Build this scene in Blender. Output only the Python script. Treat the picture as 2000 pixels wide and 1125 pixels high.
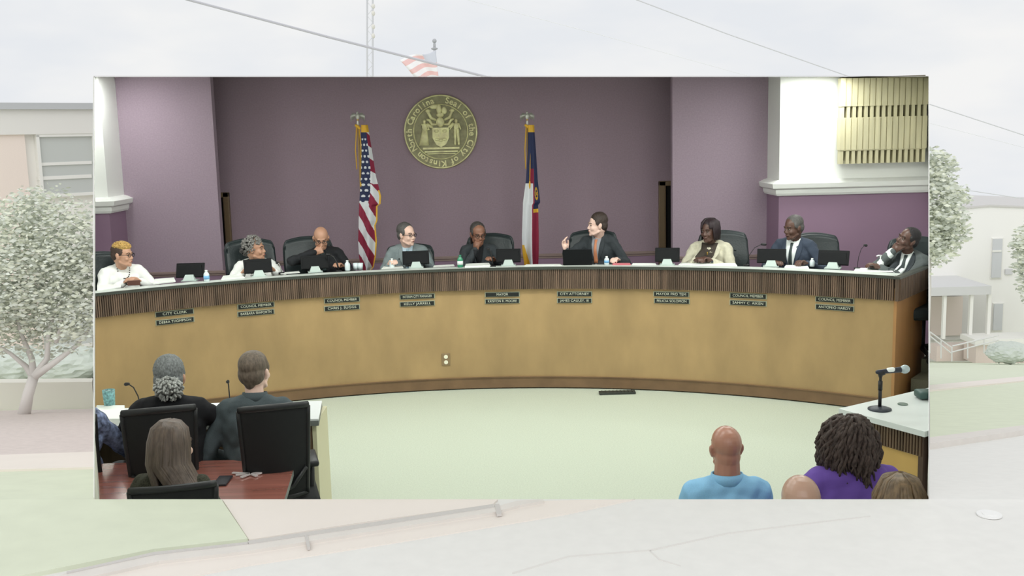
import bpy, bmesh, math, random
from mathutils import Vector, Matrix, Euler
from mathutils.bvhtree import BVHTree
C = bpy.context.scene.collection
for o in list(bpy.data.objects): bpy.data.objects.remove(o)
V = Vector; PI = math.pi; R = math.radians
random.seed(7)

# ------------------------------------------------------------------ camera
FPX, PITCH, ROLL, YAW, CAMH = 1997.0, .1483, .0251, .0146, 2.558
FWD = V((math.sin(YAW)*math.cos(PITCH), math.cos(YAW)*math.cos(PITCH), -math.sin(PITCH)))
_r = V((math.cos(YAW), -math.sin(YAW), 0)); _u = _r.cross(FWD)
CR = _r*math.cos(ROLL) - _u*math.sin(ROLL); CU = _u*math.cos(ROLL) + _r*math.sin(ROLL)
CO = V((0, 0, CAMH))
cd = bpy.data.cameras.new('camera'); cam = bpy.data.objects.new('camera', cd); C.objects.link(cam)
cd.sensor_width = 36; cd.lens = 36*FPX/2000; cd.clip_start = .05; cd.clip_end = 500
m3 = Matrix((CR, CU, -FWD)).transposed(); cam.matrix_world = Matrix.Translation(CO) @ m3.to_4x4()
bpy.context.scene.camera = cam

# ------------------------------------------------------------------ world, exposure
vs = bpy.context.scene.view_settings
vs.view_transform = 'Standard'; vs.look = 'None'; vs.gamma = 1; vs.exposure = 0; vs.use_curve_mapping = False
w = bpy.data.worlds.new('sky'); bpy.context.scene.world = w; w.use_nodes = True
nt = w.node_tree; nt.nodes.clear()
tc = nt.nodes.new('ShaderNodeTexCoord'); mp = nt.nodes.new('ShaderNodeMapping'); mp.inputs['Scale'].default_value = (2.2, 2.2, 6)
nz = nt.nodes.new('ShaderNodeTexNoise'); nz.inputs['Scale'].default_value = 2.4; nz.inputs['Detail'].default_value = 4
cr = nt.nodes.new('ShaderNodeValToRGB'); cr.color_ramp.elements[0].position = .38; cr.color_ramp.elements[1].position = .64
cr.color_ramp.elements[0].color = (.80, .825, .86, 1); cr.color_ramp.elements[1].color = (.905, .905, .90, 1)
bg = nt.nodes.new('ShaderNodeBackground'); wo = nt.nodes.new('ShaderNodeOutputWorld'); bg.inputs[1].default_value = 1.0
for a, b in ((tc.outputs['Generated'], mp.inputs[0]), (mp.outputs[0], nz.inputs['Vector']), (nz.outputs['Fac'], cr.inputs[0]), (cr.outputs[0], bg.inputs[0]), (bg.outputs[0], wo.inputs[0])): nt.links.new(a, b)

# bright overcast sun from behind the camera
sl_ = bpy.data.lights.new('overcast_sun', 'SUN'); sl_.energy = 1.0; sl_.angle = R(60); sl_.color = (1, .99, .97)
so_ = bpy.data.objects.new('overcast_sun', sl_); C.objects.link(so_); so_.rotation_euler = Euler((R(48), 0, R(-12)))

# ------------------------------------------------------------------ rays, planes of the hall
def ray(x, y): return FWD + CR*((x-1000)/FPX) + CU*((562.5-y)/FPX)
def onz(x, y, z): d = ray(x, y); return CO + d*((z-CAMH)/d.z)
def onY(x, y, Y): d = ray(x, y); return CO + d*(Y/d.y)
DC = V((-.235, 4.222)); DR = 5.973                       # centre and radius of the curved bench front
def oncyl(x, y, rr):
    d = ray(x, y); ox, oy = -DC.x, -DC.y
    a = d.x**2+d.y**2; b = 2*(ox*d.x+oy*d.y); c = ox*ox+oy*oy-rr*rr
    t = (-b+math.sqrt(b*b-4*a*c))/(2*a); return CO + d*t
YF, YB = 3.0, 12.62                                      # opening of the hall and the outside of its back wall
def side(px, Y, z):                                      # point at (Y,z) on the sight plane of image column px
    n = ray(px, 150).cross(ray(px, 975)); return V((-(n.y*Y + n.z*(z-CAMH))/n.x, Y, z))
def topz(py, X, Y):
    n = ray(186, py).cross(ray(1814, py)); return V((X, Y, CAMH - (n.x*X + n.y*Y)/n.z))

# ------------------------------------------------------------------ lights of the hall
rn = ray(186, 150.6).cross(ray(1814, 150.6)).normalized()
if rn.z < 0: rn = -rn
def panel(X, Y, sx, sy, e, col=(.97, 1, .96), tilt=None):
    l = bpy.data.lights.new('ceiling_lamp', 'AREA'); l.shape = 'RECTANGLE'; l.size = sx; l.size_y = sy; l.energy = e; l.color = col
    o = bpy.data.objects.new('ceiling_lamp', l); C.objects.link(o)
    p = topz(150.6, X, Y); ax = V((1, 0, -rn.x/rn.z)).normalized(); ay = rn.cross(ax)
    o.matrix_world = Matrix.Translation(p) @ Matrix((ax, ay, rn)).transposed().to_4x4()
for X, Y in ((-1.7, 7.6), (0, 7.6), (1.7, 7.6), (-1.5, 5.2), (0, 5.2), (1.5, 5.2)): panel(X, Y, 1.1, .6, 12.5)
for X in (-2.9, -1, 1, 2.9): panel(X, 8.9, 1.2, .5, 34)
panel(-4.05, 11.12, .2, .25, 9); panel(3.55, 10.9, .5, .4, 17)

# ------------------------------------------------------------------ materials
MATS = {}
def mat(n, col, rough=.6, metal=0, noise=None, bump=None, spec=None, trans=0, sheen=0, alpha=1):
    """noise=(scale, amount, (stretch x,y,z)) varies the base colour; bump=(scale, strength)"""
    if n in MATS: return MATS[n]
    m = bpy.data.materials.new(n); m.use_nodes = True; t = m.node_tree; p = t.nodes['Principled BSDF']
    col = tuple(((c/255)/12.92 if c/255 <= .04045 else ((c/255+.055)/1.055)**2.4) for c in col)
    p.inputs['Base Color'].default_value = (*col, 1); p.inputs['Roughness'].default_value = rough; p.inputs['Metallic'].default_value = metal
    if spec is not None: p.inputs['Specular IOR Level'].default_value = spec
    if trans: p.inputs['Transmission Weight'].default_value = trans
    if sheen: p.inputs['Sheen Weight'].default_value = sheen
    g = None
    if noise or bump:
        g = t.nodes.new('ShaderNodeTexCoord'); 
    if noise:
        sc, am, st = noise; mp = t.nodes.new('ShaderNodeMapping'); mp.inputs['Scale'].default_value = st
        nz = t.nodes.new('ShaderNodeTexNoise'); nz.inputs['Scale'].default_value = sc; nz.inputs['Detail'].default_value = 5
        rp = t.nodes.new('ShaderNodeValToRGB'); e = rp.color_ramp.elements; e[0].position = .3; e[1].position = .7
        e[0].color = (*[max(0, c*(1-am)) for c in col], 1); e[1].color = (*[min(1, c*(1+am)) for c in col], 1)
        t.links.new(g.outputs['Object'], mp.inputs[0]); t.links.new(mp.outputs[0], nz.inputs['Vector']); t.links.new(nz.outputs['Fac'], rp.inputs[0]); t.links.new(rp.outputs[0], p.inputs['Base Color'])
    if bump:
        n2 = t.nodes.new('ShaderNodeTexNoise'); n2.inputs['Scale'].default_value = bump[0]; n2.inputs['Detail'].default_value = 4
        b = t.nodes.new('ShaderNodeBump'); b.inputs['Strength'].default_value = bump[1]; b.inputs['Distance'].default_value = .01
        t.links.new(g.outputs['Object'], n2.inputs['Vector']); t.links.new(n2.outputs['Fac'], b.inputs['Height']); t.links.new(b.outputs[0], p.inputs['Normal'])
    MATS[n] = m; return m

# ------------------------------------------------------------------ mesh helpers
def NB(): return bmesh.new()
I4 = Matrix.Identity(4)
def box(bm, c, s, M=I4, bev=0):
    r = bmesh.ops.create_cube(bm, size=1, matrix=M @ Matrix.Translation(V(c)) @ Matrix.Diagonal((*s, 1)))
    if bev:
        es = list({e for v in r['verts'] for e in v.link_edges}); bmesh.ops.bevel(bm, geom=es, offset=bev, segments=2, affect='EDGES', profile=.5)
def ell(bm, c, r, M=I4, rot=None, seg=16):
    T = M @ Matrix.Translation(V(c))
    if rot: T = T @ Euler(rot).to_matrix().to_4x4()
    if isinstance(r, (int, float)): r = (r, r, r)
    bmesh.ops.create_uvsphere(bm, u_segments=seg, v_segments=max(6, seg*2//3), radius=1, matrix=T @ Matrix.Diagonal((*r, 1)))
def frame(d):
    d = d.normalized(); a = V((0, 0, 1)) if abs(d.z) < .9 else V((1, 0, 0)); x = d.cross(a).normalized(); return x, d.cross(x).normalized(), d
def rings(bm, rs, seg=12, cap=True):
    """rs: list of (centre, radius or (rx,ry), xaxis, yaxis)"""
    L = []
    for c, r, x, y in rs:
        rx, ry = (r, r) if isinstance(r, (int, float)) else r
        L.append([bm.verts.new(c + x*(rx*math.cos(2*PI*k/seg)) + y*(ry*math.sin(2*PI*k/seg))) for k in range(seg)])
    for a, b in zip(L, L[1:]):
        for k in range(seg): bm.faces.new((a[k], a[(k+1) % seg], b[(k+1) % seg], b[k]))
    if cap: bm.faces.new(L[0][::-1]); bm.faces.new(L[-1])
def cap(bm, a, b, ra, rb=None, M=I4, seg=12):
    a = M @ V(a); b = M @ V(b); rb = ra if rb is None else rb; d = b-a
    if d.length < 1e-5: d = V((0, 0, 1e-4))
    x, y, z = frame(d); rs = []
    for t in (85, 60, 30): rs.append((a - z*(ra*math.sin(R(t))), ra*math.cos(R(t)), x, y))
    rs += [(a, ra, x, y), (b, rb, x, y)]
    for t in (30, 60, 85): rs.append((b + z*(rb*math.sin(R(t))), rb*math.cos(R(t)), x, y))
    rings(bm, rs, seg)
def tube(bm, pts, r, seg=8, M=I4):
    pts = [M @ V(p) for p in pts]; n = len(pts); rs = []; x = None
    for i, p in enumerate(pts):
        d = (pts[min(i+1, n-1)] - pts[max(i-1, 0)]); fx, fy, fz = frame(d)
        if x is None: x = fx
        else: x = (x - fz*x.dot(fz)).normalized()
        rr = r[i] if isinstance(r, (list, tuple)) else r
        rs.append((p, rr, x, fz.cross(x)))
    rings(bm, rs, seg)
def cyl(bm, c, r, h, M=I4, seg=24, r2=None):
    c = V(c); x, y = (M.to_3x3() @ V((1, 0, 0))), (M.to_3x3() @ V((0, 1, 0)))
    rings(bm, [(M @ c, r, x, y), (M @ (c+V((0, 0, h))), r if r2 is None else r2, x, y)], seg)
def lathe(bm, prof, M=I4, seg=20):
    x, y = (M.to_3x3() @ V((1, 0, 0))), (M.to_3x3() @ V((0, 1, 0)))
    rings(bm, [(M @ V((0, 0, z)), max(r, 1e-4), x, y) for r, z in prof], seg)
def prism(bm, pts, h):
    """closed solid from a polygon of Vectors and an extrusion Vector"""
    a = [bm.verts.new(p) for p in pts]; b = [bm.verts.new(p+h) for p in pts]; n = len(pts)
    bm.faces.new(a[::-1]); bm.faces.new(b)
    for i in range(n): bm.faces.new((a[i], a[(i+1) % n], b[(i+1) % n], b[i]))
def obj(name, bm, m, parent=None, smooth=False):
    bmesh.ops.recalc_face_normals(bm, faces=bm.faces)
    me = bpy.data.meshes.new(name); bm.to_mesh(me); bm.free()
    for k in (m if isinstance(m, (list, tuple)) else [m]): me.materials.append(k)
    o = bpy.data.objects.new(name, me); C.objects.link(o)
    if parent: o.parent = parent
    if smooth:
        for p in me.polygons: p.use_smooth = True
    return o
def blob(name, bm, m, parent=None, vox=.007, sm=3):
    """overlapping closed solids melted into one continuous skin"""
    me = bpy.data.meshes.new(name); bm.to_mesh(me); bm.free(); me.materials.append(m)
    o = bpy.data.objects.new(name, me); C.objects.link(o)
    r = o.modifiers.new('r', 'REMESH'); r.mode = 'VOXEL'; r.voxel_size = vox; r.use_smooth_shade = True
    if sm: s = o.modifiers.new('s', 'SMOOTH'); s.factor = .5; s.iterations = sm
    dg = bpy.context.evaluated_depsgraph_get(); me2 = bpy.data.meshes.new_from_object(o.evaluated_get(dg)); me2.name = name
    o.modifiers.clear(); o.data = me2; bpy.data.meshes.remove(me)
    if not me2.materials: me2.materials.append(m)
    for p in me2.polygons: p.use_smooth = True
    if parent: o.parent = parent
    return o
def thing(name, label, cat, loc=(0, 0, 0), rz=0, group=None):
    o = bpy.data.objects.new(name, None); C.objects.link(o); o.location = loc; o.rotation_euler = (0, 0, rz); o.empty_display_size = .1
    o['label'] = label; o['category'] = cat
    if group: o['group'] = group
    return o
def tag(o, label, cat, group=None):
    o['label'] = label; o['category'] = cat
    if group: o['group'] = group
    return o
def struct(name, bm, m, parent=None):
    o = obj(name, bm, m, parent)
    if not parent: o['kind'] = 'structure'
    return o
def dup(root, loc, rz, label, group=None):
    r = root.copy(); C.objects.link(r); r.location = loc; r.rotation_euler = (0, 0, rz); r['label'] = label
    if group: r['group'] = group
    for ch in list(root.children):
        c = ch.copy(); C.objects.link(c); c.parent = r
        for g in ch.children: d = g.copy(); C.objects.link(d); d.parent = c
    return r
def wmat(o):
    m = Matrix.LocRotScale(o.location, o.rotation_euler, o.scale)
    return wmat(o.parent) @ m if o.parent else m
def clip(o, px):
    """end a mesh at the hall's splayed side wall"""
    keep = 1 if px < 1000 else -1
    n = ray(px, 150).cross(ray(px, 975)).normalized()
    if n.x*keep > 0: n = -n                               # n points out of the hall
    if o.type == 'MESH':
        o.data = o.data.copy(); bm = bmesh.new(); bm.from_mesh(o.data); W = wmat(o); bm.transform(W)
        g = bmesh.ops.bisect_plane(bm, geom=bm.verts[:]+bm.edges[:]+bm.faces[:], plane_co=CO, plane_no=n, clear_outer=True)
        ed = [e for e in g['geom_cut'] if isinstance(e, bmesh.types.BMEdge)]
        if ed: bmesh.ops.holes_fill(bm, edges=ed, sides=0)
        bm.transform(W.inverted()); bm.to_mesh(o.data); bm.free()
    for ch in list(o.children): clip(ch, px)
    if o.type == 'MESH' and len(o.data.vertices) == 0 and not o.children: bpy.data.objects.remove(o)
def text_bm(s, size, depth=.002, spacing=1.0, bm=None, M=I4, off=0):
    cu = bpy.data.curves.new('t', 'FONT'); cu.body = s; cu.size = size; cu.align_x = 'CENTER'; cu.align_y = 'CENTER'; cu.extrude = depth; cu.offset = off; cu.space_character = spacing
    o = bpy.data.objects.new('t', cu); C.objects.link(o)
    dg = bpy.context.evaluated_depsgraph_get(); me = bpy.data.meshes.new_from_object(o.evaluated_get(dg)); me.transform(M)
    bpy.data.objects.remove(o); bpy.data.curves.remove(cu)
    bm = bm or bmesh.new(); bm.from_mesh(me); bpy.data.meshes.remove(me); return bm

# ------------------------------------------------------------------ hall shell
wall_fab = mat('wall_fabric', (170, 152, 166), .85, noise=(60, .07, (1, 1, 1)), bump=(300, .15))
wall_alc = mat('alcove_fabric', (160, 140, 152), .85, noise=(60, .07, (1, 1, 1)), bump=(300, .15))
wall_pnt = mat('purple_paint', (152, 124, 147), .6)
white_p = mat('white_paint', (248, 250, 246), .6)
floor_m = mat('speckled_flooring', (186, 194, 178), .55, noise=(90, .10, (1, 1, 1)))
shell_m = mat('shell_render', (240, 240, 238), .8)
rail_m = mat('rail_wood', (150, 130, 125), .5)
frame_m = mat('door_casing', (120, 100, 75), .5)
black_m = mat('dark_room', (8, 7, 7), .9)
carpet_m = mat('step_carpet', (112, 112, 96), .9, noise=(200, .15, (1, 1, 1)))

def shell_wall(name, a, b, py=False):
    """thin wedge between two sight planes (columns a and b of the opening), from the opening to the back wall"""
    bm = NB(); q = []
    for p in (a, b):
        q.append([side(p, YF, -.1), side(p, YB, -.1), topz(149, side(p, YB, 3.3).x, YB), topz(149, side(p, YF, 2.7).x, YF)])
    v0 = [bm.verts.new(p) for p in q[0]]; v1 = [bm.verts.new(p) for p in q[1]]
    bm.faces.new(v0); bm.faces.new(v1[::-1])
    for i in range(4): bm.faces.new((v0[i], v0[(i+1) % 4], v1[(i+1) % 4], v1[i]))
    return struct(name, bm, shell_m)
shell_wall('added_wall_left', 186, 184.6); shell_wall('added_wall_right', 1814, 1815.4)  # splayed side walls added to keep sky light out of the hall
bm = NB()
q0 = [topz(149.2, side(186, YF, 2.7).x, YF), topz(149.2, side(1814, YF, 2.7).x, YF), topz(149.2, side(1814, YB, 3.3).x, YB), topz(149.2, side(186, YB, 3.3).x, YB)]
q1 = [topz(148, p.x, p.y) for p in q0]
v0 = [bm.verts.new(p) for p in q0]; v1 = [bm.verts.new(p) for p in q1]; bm.faces.new(v0[::-1]); bm.faces.new(v1)
for i in range(4): bm.faces.new((v0[i], v0[(i+1) % 4], v1[(i+1) % 4], v1[i]))
struct('ceiling', bm, mat('ceiling_white', (200, 198, 196), .8))
bm = NB(); prism(bm, [side(186, YF, 0), side(1814, YF, 0), side(1814, YB, 0), side(186, YB, 0)], V((0, 0, -.1))); struct('floor', bm, floor_m)
def face_wall(name, x0, x1, Y, z0, z1, m, th=.1, px0=None, px1=None, top=None):
    """vertical wall facing the camera; px0/px1 end it at a side wall, top ends it under the sloping ceiling"""
    bm = NB(); f = lambda x, y, z: V((x, y, z))
    def P(i, Yq, z):
        if i == 0: return side(px0, Yq, z) if px0 else f(x0, Yq, z)
        return side(px1, Yq, z) if px1 else f(x1, Yq, z)
    def T(i, Yq):
        p = P(i, Yq, 3); return topz(150.2, p.x, Yq) if top else P(i, Yq, z1)
    vs_ = [[bm.verts.new(p) for p in (P(0, y, z0), P(1, y, z0), T(1, y), T(0, y))] for y in (Y, Y+th)]
    a, b = vs_; bm.faces.new(a); bm.faces.new(b[::-1])
    for i in range(4): bm.faces.new((a[i], b[i], b[(i+1) % 4], a[(i+1) % 4]))
    return struct(name, bm, m)
PZ = .36                                                  # raised platform behind the bench
XL, XR, YP, YA, YK = -3.195, 2.07, 11.9, 12.5, 11.4       # alcove sides, pilaster plane, alcove plane, side-block plane
XBL, XBR = -4.27, 3.175
RZ = 1.075
# alcove wall, with a door opening at either end
# back wall
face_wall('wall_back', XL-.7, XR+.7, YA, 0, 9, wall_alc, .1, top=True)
def col_wall(name, x0, x1, m, px0=None, px1=None, Y=YP, Yb=YA, z0=0, z1=9, top=True):
    return face_wall(name, x0, x1, Y, z0, z1, m, Yb-Y, px0, px1, top)
col_wall('wall_pilaster_left', XBL-.1, XL, wall_fab, Yb=YP+.12)
col_wall('wall_pilaster_right', XR, XBR+.1, wall_fab, Yb=YP+.12)
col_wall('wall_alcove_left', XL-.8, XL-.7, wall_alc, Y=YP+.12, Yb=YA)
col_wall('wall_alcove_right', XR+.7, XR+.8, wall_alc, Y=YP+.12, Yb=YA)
ZC = 1.83
col_wall('wall_block_left', 0, XBL, wall_pnt, px0=186, Y=YK, Yb=YP+.05, z0=0, z1=ZC, top=False)
col_wall('wall_block_right', XBR, 0, wall_pnt, px1=1814, Y=YK, Yb=YP+.05, z0=0, z1=ZC, top=False)
col_wall('wall_upper_left', 0, XBL+.0, white_p, px0=186, Y=YK, Yb=YP+.05, z0=ZC, top=True)
col_wall('wall_upper_right', XBR, 0, white_p, px1=1814, Y=YK, Yb=YP+.05, z0=ZC, top=True)
# cornices under the white upper walls
def cornice(name, x0, x1, px0=None, px1=None):
    bm = NB(); prof = [(0, ZC-.02), (.03, ZC-.015), (.045, ZC+.01), (.05, ZC+.05), (.09, ZC+.07), (.10, ZC+.12), (.04, ZC+.15), (0, ZC+.16)]
    path = []
    if px0: path = [lambda d, z: side(px0, YK-d, z), lambda d, z: V((XBL+d, YK-d, z)), lambda d, z: V((XBL+d, YP, z))]
    else: path = [lambda d, z: V((XBR-d, YP, z)), lambda d, z: V((XBR-d, YK-d, z)), lambda d, z: side(px1, YK-d, z)]
    L = [[bm.verts.new(f(d, z)) for d, z in prof] for f in path]
    for a, b in zip(L, L[1:]):
        for i in range(len(prof)-1): bm.faces.new((a[i], a[i+1], b[i+1], b[i]))
        bm.faces.new((a[-1], a[0], b[0], b[-1]))
    bm.faces.new(L[0]); bm.faces.new(L[-1][::-1])
    return struct(name, bm, white_p)
cornice('trim_1', 0, 0, px0=186); cornice('trim_2', 0, 0, px1=1814)
# chair rails
def rail(name, x0, x1, Y, z=RZ):
    bm = NB(); box(bm, ((x0+x1)/2, Y-.015, z), (x1-x0, .03, .035), bev=.006); box(bm, ((x0+x1)/2, Y-.01, z-.03), (x1-x0, .02, .02)); return struct(name, bm, rail_m)
rail('trim_3', -3.21, 1.998, YA, RZ+.015); rail('trim_4', XBL+.0, XL+.03, YP, RZ-.01); rail('trim_5', XR-.02, XBR, YP, RZ+.01)
bm = NB(); box(bm, ((-3.21+1.998)/2, YA-.006, (PZ+RZ)/2), (5.2, .012, RZ-PZ)); struct('trim_6', bm, wall_pnt)
bm = NB(); box(bm, ((XBL+XL)/2, YP-.006, (PZ+RZ)/2-.01), (XL-XBL, .012, RZ-PZ-.02)); struct('trim_7', bm, wall_pnt)
bm = NB(); box(bm, ((XR+XBR)/2, YP-.006, (PZ+RZ)/2), (XBR-XR, .012, RZ-PZ)); struct('trim_8', bm, wall_pnt)
# doors in the alcove corners: unlit opening painted as a black slab, wooden casing
for nm, a, b, ca, cb in (('door_1', XL-.60, -3.29, -3.29, -3.215), ('door_2', 2.085, XR+.60, 2.0, 2.085)):
    zi = 1.90
    bm = NB(); box(bm, ((a+b)/2, YA-.012, (PZ+zi)/2), (b-a, .02, zi-PZ)); d = struct(nm, bm, black_m)
    bm = NB(); box(bm, ((ca+cb)/2, YA-.03, (PZ+zi+.06)/2), (cb-ca, .06, zi-PZ+.06), bev=.008); box(bm, ((min(a, ca)+max(b, cb))/2, YA-.03, zi+.03), (max(b, cb)-min(a, ca), .06, .06), bev=.008)
    q = .6 if nm == 'door_1' else .4; cx_ = ca+(cb-ca)*(.25 if nm == 'door_1' else .75); box(bm, (cx_, YA-.055, (PZ+zi)/2), (.012, .03, zi-PZ)); obj('door_casing', bm, frame_m, d)
# front parapet of the hall under the street
bm = NB(); 
pa, pb = onY(186, 975.6, YF), onY(1814, 975.6, YF); a0 = side(186, YF, 0); b0 = side(1814, YF, 0)
prism(bm, [a0, b0, pb, pa], V((0, -.08, 0))); struct('wall_front', bm, shell_m)
# platform with steps at its right end
def arc_pts(r, a0, a1, n): return [V((DC.x+r*math.sin(a0+(a1-a0)*k/n), DC.y+r*math.cos(a0+(a1-a0)*k/n), 0)) for k in range(n+1)]
AE = math.atan2(3.51-DC.x, 8.873-DC.y)                    # right end of the bench
def aleft(r, z): # angle where radius r meets the left wall
    lo, hi = -1.2, 0
    for _ in range(50):
        mi = (lo+hi)/2; p = V((DC.x+r*math.sin(mi), DC.y+r*math.cos(mi), z))
        if p.x < side(186, p.y, z).x: lo = mi
        else: hi = mi
    return hi
AL = aleft(DR, 0)
bm = NB(); pts = arc_pts(DR+.06, aleft(DR+.06, 0), AE, 40); er = V((math.sin(AE), math.cos(AE), 0))
pe = V((DC.x, DC.y, 0)) + er*(DR+.95)
pts += [pe, V((pe.x, YP, 0)), V((side(186, YP, 0).x+.0, YP, 0))]
prism(bm, pts, V((0, 0, PZ))); struct('trim_9', bm, carpet_m)
Ms = Matrix.Translation(V((DC.x, DC.y, 0))) @ Matrix.Rotation(-AE, 4, 'Z'); bm = NB()
for k in range(4):
    r0_ = DR+.03+.30*k; box(bm, (.72, (r0_+DR+2.2)/2, .065+.13*k), (1.3, DR+2.2-r0_, .13), Ms)
st = struct('trim_10', bm, carpet_m); clip(st, 1814)

# ------------------------------------------------------------------ curved bench
wood_y = mat('honey_veneer', (166, 139, 97), .42, noise=(3, .15, (1, 1, .5)))
wood_s = mat('walnut_slats', (106, 86, 72), .5, noise=(7, .5, (3, 3, .12)))
wood_k = mat('brown_kickboard', (118, 92, 66), .5, noise=(5, .15, (1, 1, 1)))
wood_e = mat('dark_end_veneer', (168, 124, 78), .45, noise=(3, .2, (1, 1, .3)))
lam = mat('pale_laminate', (205, 212, 205), .35)
edge_m = mat('dark_edging', (62, 66, 60), .4)
def arc_solid(bm, r0, r1, z0, z1, a0, a1, n=96):
    A = arc_pts(r0, a0, a1, n); B = arc_pts(r1, a0, a1, n)
    vs4 = []
    for a, b in zip(A, B): vs4.append([bm.verts.new(a+V((0, 0, z0))), bm.verts.new(b+V((0, 0, z0))), bm.verts.new(b+V((0, 0, z1))), bm.verts.new(a+V((0, 0, z1)))])
    for p, q in zip(vs4, vs4[1:]):
        for i in range(4): bm.faces.new((p[i], p[(i+1) % 4], q[(i+1) % 4], q[i]))
    bm.faces.new(vs4[0]); bm.faces.new(vs4[-1][::-1])
DZ = 1.251
dais = thing('council_bench', 'long curved council bench with honey veneer front and dark fluted band', 'bench', (0, 0, 0))
AX = AL-.06
def dpart(name, fill, m): bm = NB(); fill(bm); o = obj(name, bm, m, dais); clip(o, 186); return o
dpart('front_panel', lambda bm: arc_solid(bm, DR, DR+.03, .10, 1.03, AX, AE), wood_y)
dpart('kickboard', lambda bm: (arc_solid(bm, DR-.012, DR+.03, .012, .118, AX, AE), arc_solid(bm, DR-.02, DR+.02, .118, .126, AX, AE)), wood_k)
def slat_fill(bm):
    arc_solid(bm, DR-.018, DR+.03, 1.027, 1.225, AX, AE)
    n = 420
    for k in range(n):
        a = AX + (AE-AX)*(k+.5)/n; c = V((DC.x+(DR-.024)*math.sin(a), DC.y+(DR-.024)*math.cos(a), 1.126))
        box(bm, (0, 0, 0), (.0115, .02, .196), Matrix.Translation(c) @ Matrix.Rotation(-a, 4, 'Z'))
dpart('fluted_band', slat_fill, wood_s)
dpart('edging', lambda bm: (arc_solid(bm, DR-.045, DR-.018, 1.224, 1.250, AX, AE)), edge_m)
dpart('worktop', lambda bm: (arc_solid(bm, DR-.022, DR+.03, 1.238, 1.251, AX-.02, AE), arc_solid(bm, DR+.02, DR+.48, 1.185, 1.205, AX-.02, AE)), lam)
# the bench's right end turns back
Mend = Matrix.Translation(V((DC.x, DC.y, 0))) @ Matrix.Rotation(-AE, 4, 'Z')       # local y = radial
bm = NB(); box(bm, (.012, DR+.44, .57), (.025, .90, 1.13), Mend); o = obj('end_panel', bm, wood_e, dais); clip(o, 1814)
bm = NB(); box(bm, (.03, DR+.42, 1.126), (.03, .92, .198), Mend)
for k in range(34): box(bm, (.05, DR-.02+.026*k+.013, 1.126), (.018, .013, .196), Mend)
o = obj('end_fluted_band', bm, wood_s, dais); clip(o, 1814)
bm = NB(); box(bm, (.03, DR+.42, 1.234), (.06, .94, .02), Mend); o = obj('end_edging', bm, edge_m, dais); clip(o, 1814)
ZT = 1.205

# nameplates
plate_m = mat('nameplate_black', (28, 32, 32), .35); plate_f = mat('nameplate_holder', (165, 170, 150), .35, .3); ivory = mat('ivory_lettering', (205, 208, 190), .5)
plates = [((341, 611), (342, 627), 'CITY CLERK', 'DEBRA THOMPSON'), ((500, 597), (500, 611), 'COUNCIL MEMBER', 'BARBARA SEAFORTH'),
 ((668, 586), (668, 601), 'COUNCIL MEMBER', 'CHRIS J. SUGGS'), ((815, 579), (815, 593), 'INTERIM CITY MANAGER', 'KELLY JARRELL'),
 ((981, 575), (981, 588), 'MAYOR', 'KRISTON R. MOORE'), ((1122, 574), (1122, 587), 'CITY ATTORNEY', 'JAMES CAULEY, III'),
 ((1311, 574.5), (1312, 588), 'MAYOR PRO TEM', 'FELICIA SOLOMON'), ((1461, 578), (1461, 592), 'COUNCIL MEMBER', 'SAMMY C. AIKEN'), ((1630, 586), (1630, 601), 'COUNCIL MEMBER', 'ANTONIO HARDY')]
seats_txt = ['the woman with short blonde hair', 'the woman with grey curls', 'the bald man in a dark suit', 'the man in the grey suit', 'the woman with her chin on her fist',
             'the man with the orange tie', 'the woman in the cream jacket', 'the man in the navy suit', 'the man leaning on his hand']
for k, (u, l, t1, t2) in enumerate(plates):
    for j, (p, t) in enumerate(((u, t1), (l, t2))):
        c = oncyl(p[0], p[1], DR-.006); a = math.atan2(c.x-DC.x, c.y-DC.y)
        lab = (f'upper nameplate reading {t1}, below ' if j == 0 else 'lower nameplate with a personal name, below ') + seats_txt[k]
        r = thing('nameplate', lab, 'nameplate', c, -a, 'black nameplates on the bench front')
        bm = NB(); box(bm, (0, .001, 0), (.352, .008, .050)); obj('holder', bm, plate_f, r)
        bm = NB(); box(bm, (0, -.004, -.001), (.335, .006, .040)); obj('plate', bm, plate_m, r)
        Mt = Matrix.Translation(V((0, -.008, 0))) @ Matrix.Rotation(PI/2, 4, 'X')
        wd = .29 if len(t) > 12 else .023*len(t)
        b_ = text_bm(t, .034, .001, 1.05); xs = [v.co.x for v in b_.verts]; s = min(1.15, wd/(max(xs)-min(xs)))
        b_.transform(Mt @ Matrix.Diagonal((s, 1, 1, 1))); obj('lettering', b_, ivory, r)
# socket on the bench front
c = oncyl(871, 702, DR-.004); a = math.atan2(c.x-DC.x, c.y-DC.y)
r = thing('power_socket', 'brown double power socket low on the bench front', 'socket', c, -a)
bm = NB(); box(bm, (0, 0, 0), (.085, .008, .125), bev=.003); obj('cover_plate', bm, mat('socket_brown', (140, 118, 88), .4), r)
for z in (-.028, .028):
    bm = NB(); cyl(bm, (0, 0, 0), .02, .008, Matrix.Translation(V((0, -.003, z))) @ Matrix.Rotation(PI/2, 4, 'X')); obj('outlet', bm, mat('socket_ivory', (238, 236, 215), .4), r)
# floor box
bm = NB(); c = onz(1205, 768, 0); box(bm, (c.x, c.y-.02, .012), (.36, .085, .024), bev=.005)
for k in range(9): box(bm, (c.x-.15+.037*k, c.y-.02, .026), (.012, .06, .006))
tag(obj('floor_vent', bm, mat('vent_black', (45, 48, 44), .5)), 'small dark floor vent at the foot of the curved bench', 'vent')

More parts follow.
